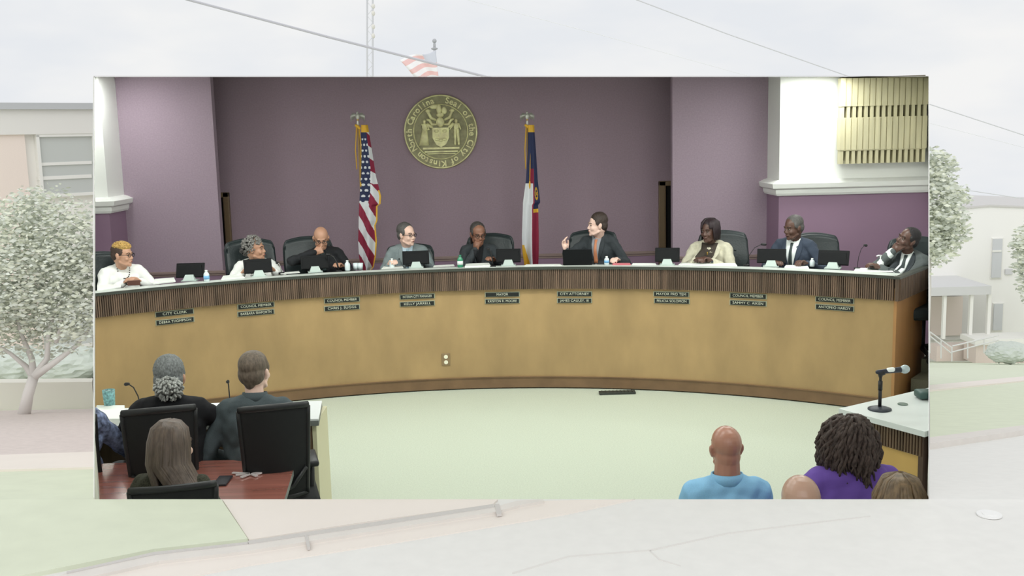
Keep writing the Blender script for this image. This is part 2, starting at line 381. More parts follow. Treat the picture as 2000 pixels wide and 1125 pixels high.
# ------------------------------------------------------------------ seal on the back wall
brass = mat('aged_brass', (240, 230, 176), .42, .1, noise=(14, .25, (1, 1, 1)))
brass_d = mat('dull_brass', (150, 146, 112), .5, .1, noise=(20, .2, (1, 1, 1)))
sc_ = onY(861, 257.5, YA)
seal = thing('city_seal', 'round brass city seal with relief figures and lettering on the purple wall', 'seal', sc_)
SM = Matrix.Rotation(PI/2, 4, 'X')                        # local xy of the disc -> wall xz, local z -> towards the hall
bm = NB(); cyl(bm, (0, 0, 0), .437, .03, SM, 72); obj('disc', bm, brass_d, seal)
def ringm(r, t, h0, h1):
    bm = NB(); n = 96; L = []
    for k in range(n):
        a = 2*PI*k/n; L.append([bm.verts.new(SM @ V((q*math.cos(a), q*math.sin(a), z))) for q, z in ((r-t, h0), (r-t*.4, h1), (r+t*.4, h1), (r+t, h0))])
    for k in range(n):
        for i in range(4): bm.faces.new((L[k][i], L[k][(i+1) % 4], L[(k+1) % n][(i+1) % 4], L[(k+1) % n][i]))
    return bm
obj('outer_rim', ringm(.432, .013, .0, .045), brass, seal, True); obj('inner_rim', ringm(.325, .008, .028, .045), brass, seal, True)
txt = 'Seal of the City of Kinston North Carolina'
bm = NB(); n = len(txt)
for k, ch in enumerate(txt):
    if ch == ' ': continue
    a = R(76 - 332*k/(n-1)); M = SM @ Matrix.Rotation(a-PI/2, 4, 'Z') @ Matrix.Translation(V((0, .377, .034)))
    text_bm(ch, .100, .006, 1, bm, M, .0025)
obj('lettering', bm, brass, seal)
def SV(x, y, z=.03): return SM @ V((x, y, z))
bm = NB()   # shield
prism(bm, [SV(-.10, .05), SV(.10, .05), SV(.10, -.07), SV(.06, -.15), SV(0, -.185), SV(-.06, -.15), SV(-.10, -.07)], V((0, -.022, 0)))
box(bm, (0, -.058, -.055), (.19, .01, .012)); box(bm, (0, -.058, .0), (.012, .01, .09))
for x, z in ((-.05, .01), (.05, .01), (0, -.1), (-.045, -.09), (.045, -.09)): ell(bm, (x, -.054, z), (.03, .014, .02), seg=10)
obj('shield', bm, brass, seal)
bm = NB()   # helmet and crest above the shield
ell(bm, (0, -.05, .115), (.05, .03, .06)); ell(bm, (0, -.05, .20), (.045, .025, .03)); ell(bm, (-.012, -.05, .27), (.03, .02, .06)); ell(bm, (-.07, -.045, .30), (.05, .016, .03)); ell(bm, (.05, -.045, .25), (.035, .016, .045))
obj('crest', bm, brass, seal, True)
bm = NB()   # scrolls of mantling
for s in (-1, 1):
    for pts in ([(.05, .14), (.11, .17), (.14, .23), (.12, .26)], [(.04, .09), (.10, .09), (.13, .14), (.165, .15)], [(.09, .05), (.13, .07), (.16, .10)]):
        tube(bm, [(s*x, -.046, z) for x, z in pts], [.012, .02, .018, .012][:len(pts)], 8)
    ell(bm, (s*.145, -.046, .25), (.03, .014, .022), seg=10)
obj('mantling', bm, brass, seal, True)
for s, dress in ((-1, 1), (1, 0)):
    bm = NB(); x = s*.19
    ell(bm, (x, -.048, .125), (.02, .016, .024), seg=10); ell(bm, (x, -.048, .06), (.034, .018, .05), seg=10)
    if dress: rings(bm, [(V((x, -.04, .04)), (.03, .016), V((1, 0, 0)), V((0, 0, 0))+V((0, 1, 0))), (V((x-.015, -.04, -.16)), (.062, .02), V((1, 0, 0)), V((0, 1, 0)))], 12)
    else:
        cap(bm, (x-.015, -.046, .02), (x-.02, -.046, -.15), .018, .014); cap(bm, (x+.015, -.046, .02), (x+.025, -.046, -.15), .018, .014)
    cap(bm, (x-.03, -.048, .09), (x-.055*s-.02, -.048, .03), .012, .009); cap(bm, (x+.03, -.048, .09), (x+.05, -.048, .03), .012, .009)
    obj('figure', bm, brass, seal, True)
bm = NB(); box(bm, (0, -.045, -.195), (.44, .03, .022)); box(bm, (0, -.042, -.235), (.40, .026, .016)); box(bm, (0, -.04, -.26), (.34, .02, .01)); obj('ground_line', bm, brass, seal)

# ------------------------------------------------------------------ flags on poles behind the bench
gold = mat('gold_fringe', (226, 176, 52), .6); pole_m = mat('flag_pole_wood', (176, 142, 82), .4); silver = mat('silver_eagle', (190, 190, 182), .35, .5)
red = mat('flag_red', (140, 34, 62), .75); wht = mat('flag_white', (222, 224, 228), .75); blu = mat('flag_navy', (38, 46, 82), .75)
def standflag(name, label, px, topy, rows, colour, mats, Y=11.75):
    base = onY(px, 520, Y); X = base.x; zt = onY(px, topy, Y).z
    t = thing(name, label, 'flag', (X, Y, PZ))
    M = Matrix.Translation(V((0, 0, -PZ)))
    bm = NB(); lathe(bm, [(.16, PZ), (.16, PZ+.03), (.05, PZ+.07), (.03, PZ+.12)], M); obj('base', bm, gold, t, True)
    bm = NB(); cyl(bm, (0, 0, PZ+.05), .013, zt-PZ-.10, M, 12); obj('pole', bm, pole_m, t)
    bm = NB(); ze = zt-PZ
    ell(bm, (0, 0, ze-.03), (.022, .018, .04)); ell(bm, (0, -.008, ze+.012), (.013, .015, .016)); cap(bm, (0, 0, ze-.13), (0, 0, ze-.06), .016, .012)
    for s in (-1, 1):
        prism(bm, [V((s*.01, -.004, ze-.0)), V((s*.05, -.004, ze+.012)), V((s*.082, -.004, ze-.02)), V((s*.078, -.004, ze-.095)), V((s*.06, -.004, ze-.05)), V((s*.045, -.004, ze-.07)), V((s*.03, -.004, ze-.035)), V((s*.012, -.004, ze-.05))], V((0, .012, 0)))
    obj('eagle', bm, silver, t, True)
    # cloth: rows of (pixel y, left px, right px)
    nu, nv = 48, 240; bm = NB(); G = []
    for j in range(nv+1):
        v = j/nv; yy = rows[0][0]+(rows[-1][0]-rows[0][0])*v
        for a, b in zip(rows, rows[1:]):
            if a[0] <= yy <= b[0]: k = (yy-a[0])/(b[0]-a[0]); xl = a[1]+(b[1]-a[1])*k; xr = a[2]+(b[2]-a[2])*k; break
        p0 = onY(xl, yy, Y); p1 = onY(xr, yy, Y); row = []
        for i in range(nu+1):
            u = i/nu; p = p0.lerp(p1, u)
            amp = .012+.05*v
            y = -.03 - amp*(.5+.5*math.sin(u*PI*3.1+2.2*v+.6)) - .03*math.sin(PI*u)
            row.append(bm.verts.new((p.x-X, y, p.z-PZ)))
        G.append(row)
    for j in range(nv):
        for i in range(nu):
            f = bm.faces.new((G[j][i], G[j+1][i], G[j+1][i+1], G[j][i+1])); f.material_index = colour((i+.5)/nu, (j+.5)/nv)
    ex = bmesh.ops.extrude_face_region(bm, geom=bm.faces[:]); 
    for v_ in ex['geom']:
        if isinstance(v_, bmesh.types.BMVert): v_.co.y += .004
    obj('cloth', bm, mats, t, True)
    bm = NB(); p = [(.012, -.03, zt-PZ-.13), (.03, -.05, zt-PZ-.35), (.012, -.055, zt-PZ-.75)]; tube(bm, p, .006); tube(bm, [(-.012, -.03, zt-PZ-.12), (-.035, -.045, zt-PZ-.4), (-.03, -.05, zt-PZ-.62)], .006)
    cap(bm, (-.018, -.03, zt-PZ-.13), (.018, -.03, zt-PZ-.16), .016); ell(bm, (.012, -.055, zt-PZ-.8), (.012, .012, .05)); obj('gold_cord', bm, gold, t, True)
    return t
def uscol(u, v):
    edge = .10 if v > .44 else .0
    if u > 1-edge*.9 and v > .43: return 3
    if v < .05: return 3
    if v < .52 and u < .72 - max(0, v-.30)*1.3:            # canton with stars
        gy = v*26; gx = u*3.0 + (int(gy) % 2)*.5
        dx = (gx % 1-.5)/.30; dy = (gy % 1-.5)/.22
        return 1 if dx*dx+dy*dy < 1 and v > .09 else 2
    s = v*11.5 + u*(-2.4 if v > .40 else -.8)
    return 0 if int(s+20) % 2 == 0 else 1
standflag('standing_flag', 'American flag with gold fringe hanging from an eagle-topped pole, left of the seal', 712, 222,
  [(244, 706, 719), (300, 706, 728), (345, 706, 735), (383, 704, 745), (398, 703, 744), (402, 703, 738), (430, 702, 738), (440, 702, 734), (470, 701, 737), (500, 703, 735), (520, 706, 731), (532, 709, 722)], uscol, [red, wht, blu, gold])
def nccol(u, v):
    if v < .05: return 3
    if v < .30: return 2 if u < .35 or v < .18 or u > .7 else 2
    L = .5+.06*math.sin(v*6)
    if u > .66 and v < .60:
        dx = (u-.80)/.11; dy = (v-.47)/.045
        if v > .575: return 3
        return 3 if .35 < dx*dx+dy*dy < 1.0 or dx*dx+dy*dy < .08 else 2
    if u < .58 and v > .40:
        if v > .82 and u < .12+(v-.82)*2.2: return 3
        return 1
    if v > .965: return 3
    if u < .35: return 2
    return 0
standflag('standing_flag', 'white, red and navy state flag on an eagle-topped pole, right of the seal', 1036, 222,
  [(244, 1031, 1043), (300, 1030, 1047), (350, 1027, 1050), (395, 1021, 1055), (400, 1021, 1051), (460, 1019, 1052), (490, 1020, 1052), (518, 1024, 1051), (528, 1026, 1051)], nccol, [red, wht, blu, gold])

# ------------------------------------------------------------------ louvred wooden screen on the right upper wall
pine = mat('pale_pine', (200, 194, 160), .5, noise=(6, .12, (4, 4, .3))); pine_d = mat('pine_slot_dark', (84, 74, 40), .8)
sc = thing('slatted_screen', 'pale pine slatted screen fixed on the white upper wall at right', 'screen', (0, 0, 0))
x0 = onY(1641, 316, YK-.2).x; z0 = onY(1700, 319, YK-.2).z; x1 = side(1814, YK-.2, 3).x; zt_ = topz(150.5, x0, YK-.2).z
bm = NB(); box(bm, ((x0+x1)/2+.02, YK-.06, (z0+zt_)/2+.02), (x1-x0-.04, .1, zt_-z0-.03)); o = obj('backing', bm, pine_d, sc); clip(o, 1814)
nf = 17; pitch = .0644
for k in range(nf):
    xx = x0+.017+k*pitch
    if xx-.03 > x1: break
    bm = NB(); zt2 = topz(150.6, xx, YK-.2).z
    zs = [z0, z0+.15, z0+.50, z0+.62, zt2]
    # each fin steps in and out, leaving dark slots between
    for a, b, wv, dd in ((zs[0], zs[1], .034, .0), (zs[1], zs[2], .052, .015), (zs[2], zs[3], .034, .0), (zs[3], zs[4]-.01, .052, .015)):
        box(bm, (xx, YK-.15+dd*0, (a+b)/2), (wv, .09+dd, b-a))
    o = obj('slat', bm, pine, sc); clip(o, 1814)
for za, zb_ in ((z0+.14, z0+.50), (z0+.62, zt_-.012)):
    if zb_ > za: bm = NB(); box(bm, ((x0+x1)/2, YK-.145, (za+zb_)/2), (x1-x0-.01, .09, zb_-za)); o = obj('cross_board', bm, pine, sc); clip(o, 1814)

# ------------------------------------------------------------------ chairs
leather = mat('black_leather', (36, 46, 48), .42, bump=(60, .2)); blackp = mat('black_plastic', (26, 28, 30), .45); mesh_m = mat('black_mesh', (20, 22, 24), .8); chrome = mat('chrome', (180, 180, 180), .25, .9)
def star_base(t, m, h, z0=0):
    bm = NB(); cyl(bm, (0, 0, z0+.08), .028, h-.08)
    for k in range(5):
        a = 2*PI*k/5+.3; tube(bm, [(0, 0, z0+.10), (.15*math.cos(a), .15*math.sin(a), z0+.09), (.29*math.cos(a), .29*math.sin(a), z0+.06)], [.028, .022, .016]); ell(bm, (.29*math.cos(a), .29*math.sin(a), z0+.03), (.025, .025, .03), seg=10)
    obj('star_base', bm, m, t, True)
def exec_chair(label):   # faces +y locally
    t = thing('executive_chair', label, 'chair', (0, 0, 0), 0, 'black leather chairs behind the bench')
    star_base(t, blackp, .40)
    bm = NB(); box(bm, (0, .02, .0), (.52, .50, .11), Matrix.Translation(V((0, 0, .45))), bev=.04); obj('seat', bm, leather, t, True)
    bm = NB(); out = []
    n = 28; 
    for k in range(n+1):
        u = -1+2*k/n; zt = 1.06+.045*math.cos(u*PI/2)**.8*1 - (max(0, abs(u)-.86)/.14)**2*.06
        out.append((u*.265, zt))
    front = []; rows = []
    for j in range(13):
        v = j/12; row = []
        for x, zt in out:
            z = .48+(zt-.48)*v; ww = .86+.14*math.sin(min(1, v*1.3)*PI/2)
            y = -.24-.10*v+.05*(x/.265)**2 - .018*math.cos(v*PI*2)
            row.append(V((x*ww, y, z)))
        rows.append(row)
    F = [[bm.verts.new(p) for p in r] for r in rows]; B = [[bm.verts.new(p+V((0, -.075, 0))) for p in r] for r in rows]
    for G, fl in ((F, 0), (B, 1)):
        for j in range(12):
            for i in range(n): q = (G[j][i], G[j][i+1], G[j+1][i+1], G[j+1][i]); bm.faces.new(q[::-1] if fl else q)
    for i in range(n): bm.faces.new((F[12][i], F[12][i+1], B[12][i+1], B[12][i])); bm.faces.new((F[0][i], B[0][i], B[0][i+1], F[0][i+1]))
    for j in range(12): bm.faces.new((F[j][0], F[j+1][0], B[j+1][0], B[j][0])); bm.faces.new((F[j][n], B[j][n], B[j+1][n], F[j+1][n]))
    bm.normal_update(); sharp = [e for e in bm.edges if e.calc_face_angle(0) > 1.0]; bmesh.ops.bevel(bm, geom=sharp, offset=.018, segments=3, affect='EDGES')
    bk = obj('backrest', bm, leather, t, True)
    bm = NB()
    for x in (-.12, 0, .12):
        for z in (.74, .90): ell(bm, (x, -.245-.06*(z-.5)/.5, z), (.012, .008, .012), seg=8)
    obj('button', bm, leather, bk, True)
    for s in (-1, 1):
        bm = NB(); tube(bm, [(s*.25, -.16, .46), (s*.29, -.17, .60), (s*.29, -.10, .665), (s*.29, .12, .67), (s*.28, .18, .62), (s*.25, .14, .46)], .02); cap(bm, (s*.29, -.12, .68), (s*.29, .12, .685), .03); obj('armrest', bm, blackp, t, True)
    return t
ech = exec_chair('x')
def mesh_chair(label, group=None):
    t = thing('office_chair', label, 'chair', (0, 0, 0), 0, group)
    star_base(t, blackp, .40)
    bm = NB(); box(bm, (0, .02, .44), (.48, .47, .08), bev=.03); obj('seat', bm, mesh_m, t, True)
    def P(u, v): return V((u*(.165+.025*v), -.22-.07*v+.055*u*u-.02*math.sin(v*PI), .50+.44*v+.012*(1-u*u)*v))
    bm = NB(); n, m_ = 16, 16
    G = [[bm.verts.new(P(-1+2*i/n, j/m_)) for i in range(n+1)] for j in range(m_+1)]
    for j in range(m_):
        for i in range(n): bm.faces.new((G[j][i], G[j][i+1], G[j+1][i+1], G[j+1][i]))
    ex = bmesh.ops.extrude_face_region(bm, geom=bm.faces[:])
    for v_ in ex['geom']:
        if isinstance(v_, bmesh.types.BMVert): v_.co.y -= .006
    obj('mesh_back', bm, mesh_m, t, True)
    bm = NB(); tube(bm, [P(-1+2*i/12, 1)+V((0, 0, .005)) for i in range(13)], .017); tube(bm, [P(-1, 1-i/10) for i in range(11)], .014); tube(bm, [P(1, 1-i/10) for i in range(11)], .014); tube(bm, [P(-1+2*i/12, 0) for i in range(13)], .014)
    fr = obj('back_frame', bm, blackp, t, True)
    bm = NB(); tube(bm, [P(-.95, .32)+V((0, -.012, 0)), P(-.5, .14)+V((0, -.03, 0)), P(0, .08)+V((0, -.035, 0)), P(.5, .14)+V((0, -.03, 0)), P(.95, .32)+V((0, -.012, 0))], .012); tube(bm, [P(0, .08)+V((0, -.035, 0)), (0, -.22, .42), (0, -.05, .40)], .02); obj('spine_yoke', bm, blackp, t, True)
    for s in (-1, 1):
        bm = NB(); tube(bm, [(s*.17, 0, .42), (s*.205, 0, .44), (s*.21, 0, .60)], .017); box(bm, (s*.21, .02, .615), (.075, .25, .03), bev=.012); obj('armrest', bm, blackp, t, True)
    return t
def tuck(o): return o

# ------------------------------------------------------------------ people
SK = dict(pale=mat('skin_pale', (236, 198, 180), .5), pink=mat('skin_pink', (240, 204, 188), .5), tan=mat('skin_tan', (206, 160, 134), .5), brown=mat('skin_brown', (140, 98, 78), .42), dark=mat('skin_dark', (92, 66, 56), .38), light_brown=mat('skin_light_brown', (192, 146, 120), .45), bald=mat('skin_bald', (176, 128, 108), .3), bald2=mat('skin_bald_pale', (196, 160, 140), .3))
eye_w = mat('eye_white', (132, 122, 114), .5); eye_d = mat('eye_dark', (25, 20, 18), .3); lipm = mat('lips', (140, 82, 78), .5); lip_d = mat('lips_dark', (92, 52, 50), .5); glm = mat('glasses_frame', (30, 28, 28), .3); trou = mat('dark_trousers', (34, 36, 42), .8); shoe_m = mat('shoe_black', (20, 20, 20), .4)

def ik(S, W, a, b, pole):
    d = W-S; L = min(d.length, (a+b)*.995); dn = d.normalized(); W = S+dn*L
    x = (a*a-b*b+L*L)/(2*L); h = math.sqrt(max(0, a*a-x*x)); p = pole-dn*pole.dot(dn)
    p = p.normalized() if p.length > 1e-4 else V((0, 0, -1))
    return S+dn*x+p*h, W
def hand(bm, W, d, nrm, side_, curl=.5, sc=1.0, seg=8):
    """W wrist, d towards the knuckles, nrm out of the palm; side_ = +1 right hand"""
    d = d.normalized(); nrm = (nrm-d*nrm.dot(d)).normalized(); lat = d.cross(nrm)*side_      # lat: towards the thumb
    P = lambda a, b, c: W + (d*a+lat*b+nrm*c)*sc
    for b in (-.026, -.009, .009, .026): cap(bm, P(.012, b*.75, 0), P(.082, b, 0), .0145*sc, .0115*sc, seg=seg)
    ell(bm, P(.045, 0, .004), .028*sc, seg=10)
    for i, (b, l) in enumerate(((.029, .070), (.0105, .078), (-.0085, .073), (-.027, .058))):
        p = P(.084, b, 0); an = 0; r = .0095*sc
        for k, f in enumerate((.45, .32, .23)):
            an += curl*(1.15, 1.35, .9)[k]+.05*i
            q = p + (d*math.cos(an)+nrm*math.sin(an)+lat*(.06*(1.5-i) if k == 0 else 0))*(l*f*sc)
            cap(bm, p, q, r, r*.92, seg=seg); p = q; r *= .92
    p = P(.02, .026, .006); q = P(.05, .045, .018); cap(bm, p, q, .0135*sc, .0115*sc, seg=seg)
    q2 = P(.074, .050-.02*curl, .026+.012*curl); cap(bm, q, q2, .011*sc, .0095*sc, seg=seg); cap(bm, q2, P(.094, .046-.035*curl, .030+.02*curl), .0098*sc, .0085*sc, seg=seg)
def headmesh(bm, H, full=True):
    ell(bm, (0, -.015, .035), (.075, .096, .086), H, seg=20); ell(bm, (0, .022, -.03), (.060, .070, .080), H, seg=20)
    ell(bm, (0, .038, -.078), (.047, .050, .036), H); ell(bm, (0, .072, -.098), (.022, .018, .016), H); ell(bm, (0, -.03, -.03), (.066, .07, .07), H)
    cap(bm, (0, .083, .004), (0, .100, -.028), .0085, .0115, H); ell(bm, (.012, .092, -.033), .008, H, seg=8); ell(bm, (-.012, .092, -.033), .008, H, seg=8)
    cap(bm, (-.032, .076, .022), (.032, .076, .022), .0125, .0125, H)
    for s in (-1, 1):
        ell(bm, (s*.036, .062, -.030), (.024, .024, .024), H, seg=10)
        ell(bm, (s*.077, -.008, -.008), (.010, .021, .032), H, rot=(0, s*.15, 0), seg=10); ell(bm, (s*.083, -.016, .004), (.008, .014, .022), H, seg=8)
        cap(bm, (s*.05, .0, -.065), (s*.03, .055, -.092), .016, .014, H)
    cap(bm, (-.014, .088, -.060), (.014, .088, -.060), .009, .009, H)
def decal(name, tree, T, rows, m, parent, off=.004, th=.004, n=8):
    """strip of cloth laid on a body surface: rows of (z, x left, x right) in the torso frame T, cast from the front"""
    bm = NB(); L = []; Ti = T.to_3x3()
    last = None
    for z, xl, xr in rows:
        row = []
        for i in range(n+1):
            x = xl+(xr-xl)*i/n; o = T @ V((x, .6, z)); d = Ti @ V((0, -1, 0)); hit = tree.ray_cast(o, d, 1.0)
            p = hit[0]+(-d)*off if hit[0] else (last if last else T @ V((x, .12, z))); last = p.copy(); row.append((p, -d))
        L.append(row)
    F = [[bm.verts.new(p) for p, d in r] for r in L]; B = [[bm.verts.new(p-d*(th+off)) for p, d in r] for r in L]
    k = len(L)-1
    for j in range(k):
        for i in range(n): bm.faces.new((F[j][i], F[j][i+1], F[j+1][i+1], F[j+1][i])); bm.faces.new((B[j][i], B[j+1][i], B[j+1][i+1], B[j][i+1]))
        bm.faces.new((F[j][0], F[j+1][0], B[j+1][0], B[j][0])); bm.faces.new((F[j][n], B[j][n], B[j+1][n], F[j+1][n]))
    for i in range(n): bm.faces.new((F[0][i], B[0][i], B[0][i+1], F[0][i+1])); bm.faces.new((F[k][i], F[k][i+1], B[k][i+1], B[k][i]))
    return obj(name, bm, m, parent, True)

DESK = -99.0
def person(label, px, py, Y=None, rr=None, face=None, s=1.0, skin='brown', lean=.12, tilt=0, hy=0, hp=0, hr=0, hands=((.16, .40, .46), (-.16, .40, .46)), hdir=None, hnrm=None, curl=(.5, .5),
           poles=((.6, -.5, -.6), (-.6, -.5, -.6)), top=None, topname='jacket', fat=1.0, hair=None, glasses=False, lips=None, extras=None, front=True, vox=.006, back=0, clipx=None, fuzz=0, sleeve=.97, twist=0, neck=(.055, .095), nw=1):
    """a seated person; (px,py) is where the middle of the head is seen, at depth Y or at distance rr from the bench centre"""
    if rr: hc = oncyl(px, py, rr)
    else: hc = onY(px, py, Y)
    if face is None: a = math.atan2(hc.x-DC.x, hc.y-DC.y); face = PI-a       # towards the bench's centre
    Rz = Matrix.Rotation(face, 4, 'Z'); S = Matrix.Scale(s, 4)
    T = Matrix.Translation(V((0, 0, .06))) @ Matrix.Rotation(twist, 4, 'Z') @ Matrix.Rotation(-lean, 4, 'X') @ Matrix.Rotation(tilt, 4, 'Y') @ Matrix.Translation(V((0, 0, -.06)))
    hn = T @ V((0, .005, .615)); hcen = hn + V((0, *neck))
    H = Matrix.Translation(hcen) @ Matrix.Rotation(hy, 4, 'Z') @ Matrix.Rotation(-hp, 4, 'X') @ Matrix.Rotation(hr, 4, 'Y')
    root_loc = hc - (Rz @ S @ hcen.to_4d()).to_3d()
    t = thing('person', label, 'person', root_loc, face); t.scale = (s, s, s)
    if root_loc: pass
    sl = T @ V((-.155*fat**.5, 0, .515)); sr = T @ V((.155*fat**.5, 0, .515))
    hands = [list(h) for h in hands]
    for h in hands:
        if h[2] == DESK: h[2] = (ZT+.026-root_loc.z)/s; h[1] = h[1]-.02
    arms = []
    for i, (Sx, sd) in enumerate(((sr, 1), (sl, -1))):
        E, W = ik(Sx, V(hands[i]), .285, .255, V(poles[i])); dd = V(hdir[i]) if hdir and hdir[i] else (W-E); nn = V(hnrm[i]) if hnrm and hnrm[i] else V((0, 0, -1)); arms.append((Sx, E, W, dd, nn, sd, curl[i]))
    # body: one skin from head to feet
    bm = NB(); headmesh(bm, H)
    cap(bm, hcen + H.to_3x3() @ V((0, -.03, -.06)), T @ V((0, -.01, .56)), .052*nw, .058*nw); cap(bm, T @ V((-.13, -.005, .53)), T @ V((.13, -.005, .53)), .05, .05)
    ell(bm, (0, 0, .40), (.14*fat, .095, .15), T); ell(bm, (0, .01, .22), (.13*fat, .10, .16), T); ell(bm, (0, 0, .07), (.155*fat, .12, .10))
    for Sx, E, W, dd, nn, sd, cu in arms:
        cap(bm, Sx, E, .045, .036); cap(bm, E, W, .036, .025); hand(bm, W, dd, nn, sd, cu)
    fl = -(.44 if True else 0)
    for sd in (-1, 1):
        cap(bm, (sd*.09, .02, .07), (sd*.12, .40, .08), .075, .055); cap(bm, (sd*.12, .40, .07), (sd*.13, .36, fl+.07), .05, .035); cap(bm, (sd*.13, .34, fl+.05), (sd*.14, .50, fl+.035), .035, .03)
    body = blob('body', bm, SK[skin], t, vox, 2)
    # trousers and shoes
    bm = NB(); ell(bm, (0, 0, .08), (.175*fat, .14, .12))
    for sd in (-1, 1): cap(bm, (sd*.09, .02, .075), (sd*.12, .41, .085), .09, .072); cap(bm, (sd*.12, .40, .075), (sd*.13, .36, fl+.09), .068, .052)
    blob('trousers', bm, trou, t, .012, 2)
    for sd in (-1, 1): bm = NB(); cap(bm, (sd*.13, .34, fl+.045), (sd*.14, .52, fl+.035), .042, .036); blob('shoe', bm, shoe_m, t, .01, 1)
    # top
    bm = NB(); f = fat
    ell(bm, (0, 0, .40), (.172*f, .125*f**.7, .175), T); ell(bm, (0, .015, .24), (.158*f, .13*f, .17), T); ell(bm, (0, .01, .10), (.165*f, .135*f, .11), T)
    cap(bm, T @ V((-.14*f**.5, -.005, .525)), T @ V((.14*f**.5, -.005, .525)), .067, .067)
    for sd in (-1, 1): cap(bm, T @ V((sd*.02, -.022, .565)), T @ V((sd*.15*f**.5, -.012, .505)), .058, .07)
    ell(bm, (0, -.03, .42), (.165*f, .10*f**.5, .15), T)
    for sd in (-1, 1): cap(bm, T @ V((sd*.115*f**.5, -.02, .48)), T @ V((sd*.10*f**.6, -.01, .25)), .075, .08)
    cap(bm, T @ V((-.10, -.035, .53)), T @ V((.10, -.035, .53)), .065, .065)
    rings(bm, [(T @ V((0, -.02, .52)), (.12, .08), V((1, 0, 0)), V((0, 1, 0))), (T @ V((0, -.015, .595)), (.068, .060), V((1, 0, 0)), V((0, 1, 0)))], 16)
    for Sx, E, W, dd, nn, sd, cu in arms:
        ce = E.lerp(W, sleeve)
        cap(bm, Sx, E, .058*f**.4, .052); cap(bm, E, ce, .052, .040)
        if sleeve > .5: cap(bm, E.lerp(Sx, .12), E.lerp(W, .15), .058, .052)
    if fuzz:
        rnd = random.Random(3)
        for v_ in bm.verts: v_.co += V((rnd.uniform(-1, 1), rnd.uniform(-1, 1), rnd.uniform(-1, 1)))*fuzz
    topo = blob(topname, bm, top, t, .008, 7)
    # folds
    rnd = random.Random(int(px)); ph = [rnd.uniform(0, 6) for _ in range(4)]
    nr = [v_.normal.copy() for v_ in topo.data.vertices]
    for v_, n_ in zip(topo.data.vertices, nr):
        c = v_.co; w_ = math.sin(c.x*38+c.z*31+ph[0])*math.sin(c.y*35-c.z*22+ph[1])+.6*math.sin(c.x*70-c.z*55+ph[2]); v_.co = c+n_*(w_*.0036)
    # face
    for sd in (-1, 1):
        bm = NB(); ell(bm, (sd*.031, .079, .003), (.0105, .009, .0055), H, seg=10); e = obj('eye', bm, eye_w, t, True)
        bm = NB(); ell(bm, (sd*.031, .0855, .003), (.005, .004, .005), H, seg=8); obj('iris', bm, eye_d, e, True)
        bm = NB(); tube(bm, [(sd*.014, .089, .024), (sd*.032, .0885, .029), (sd*.050, .074, .024)], .0035, 6, H); obj('eyebrow', bm, hairbrow, t, True)
    bm = NB(); tube(bm, [(-.020, .085, -.064), (-.009, .0945, -.061), (0, .0955, -.062), (.009, .0945, -.061), (.020, .085, -.064)], [.003, .0052, .005, .0052, .003], 8, H); obj('mouth', bm, lips or (lip_d if skin in ('brown', 'dark') else lipm), t, True)
    if glasses:
        bm = NB()
        for sd in (-1, 1):
            tube(bm, [(sd*.033+.021*math.cos(a), .098-.012*abs(math.cos(a)*.5+.5*sd*0), .003+.016*math.sin(a)) for a in [2*PI*k/16 for k in range(17)]], .0026, 6, H)
            tube(bm, [(sd*.054, .094, .008), (sd*.076, .05, .008), (sd*.083, -.01, .004)], .0026, 6, H)
        tube(bm, [(-.012, .099, .006), (0, .105, .008), (.012, .099, .006)], .0026, 6, H); obj('glasses', bm, glm, t, True)
    if hair: hair(t, H)
    tree = BVHTree.FromObject(topo, bpy.context.evaluated_depsgraph_get()) if front else None
    if extras: extras(t, T, H, tree, arms)
    if clipx: clip(t, clipx)
    t['seat_z'] = 0; del t['seat_z']
    return t, root_loc, face, s

hairbrow = mat('eyebrow_dark', (50, 42, 38), .8)
# hair
def H_short(m, top=1.0, side_=1.0, bump_=0.0018, seed=1, name='hair', dy=0):
    def f(t, H):
        bm = NB(); ell(bm, (0, -.027+dy, .055*top), (.0815*side_, .096, .085*top), H, seg=24); ell(bm, (0, -.052, .0), (.079*side_, .068, .074), H, seg=20); cap(bm, (0, -.075, -.03), (0, -.07, -.055), .04, .035, H)
        for s in (-1, 1): ell(bm, (s*.071, .005, .03), (.010*side_, .035, .034), H)
        o = blob(name, bm, m, t, .006, 6)
        r = random.Random(seed)
        if bump_:
            nr = [v_.normal.copy() for v_ in o.data.vertices]
            for v_, n_ in zip(o.data.vertices, nr):
                c = v_.co; v_.co = c+n_*(bump_*(math.sin(c.x*260)*math.sin(c.y*240+1)*math.sin(c.z*250+2)+.5*r.uniform(-1, 1)))
    return f
def H_curly(m, R_=(.096, .105, .10), c0=(0, -.03, .045), n=420, r0=.011, name='hair', lo=-.10, seed=2, fr=.055):
    def f(t, H):
        r = random.Random(seed); bm = NB(); ell(bm, (0, -.03, .045), (.080, .09, .08), H, seg=20); k = 0
        while k < n:
            d = V((r.gauss(0, 1), r.gauss(0, 1), r.gauss(0, 1))).normalized(); p = V((c0[0]+d.x*R_[0], c0[1]+d.y*R_[1], c0[2]+d.z*R_[2])); p *= r.uniform(.94, 1.03)
            if p.z < lo or (p.y > .02 and p.z < fr) : continue
            bmesh.ops.create_icosphere(bm, subdivisions=1, radius=r0*r.uniform(.7, 1.2), matrix=H @ Matrix.Translation(p)); k += 1
        obj(name, bm, m, t, True)
    return f
hm = lambda n, c, am=.35, st=(1, 1, .3): mat(n, c, .6, noise=(90, am, st))
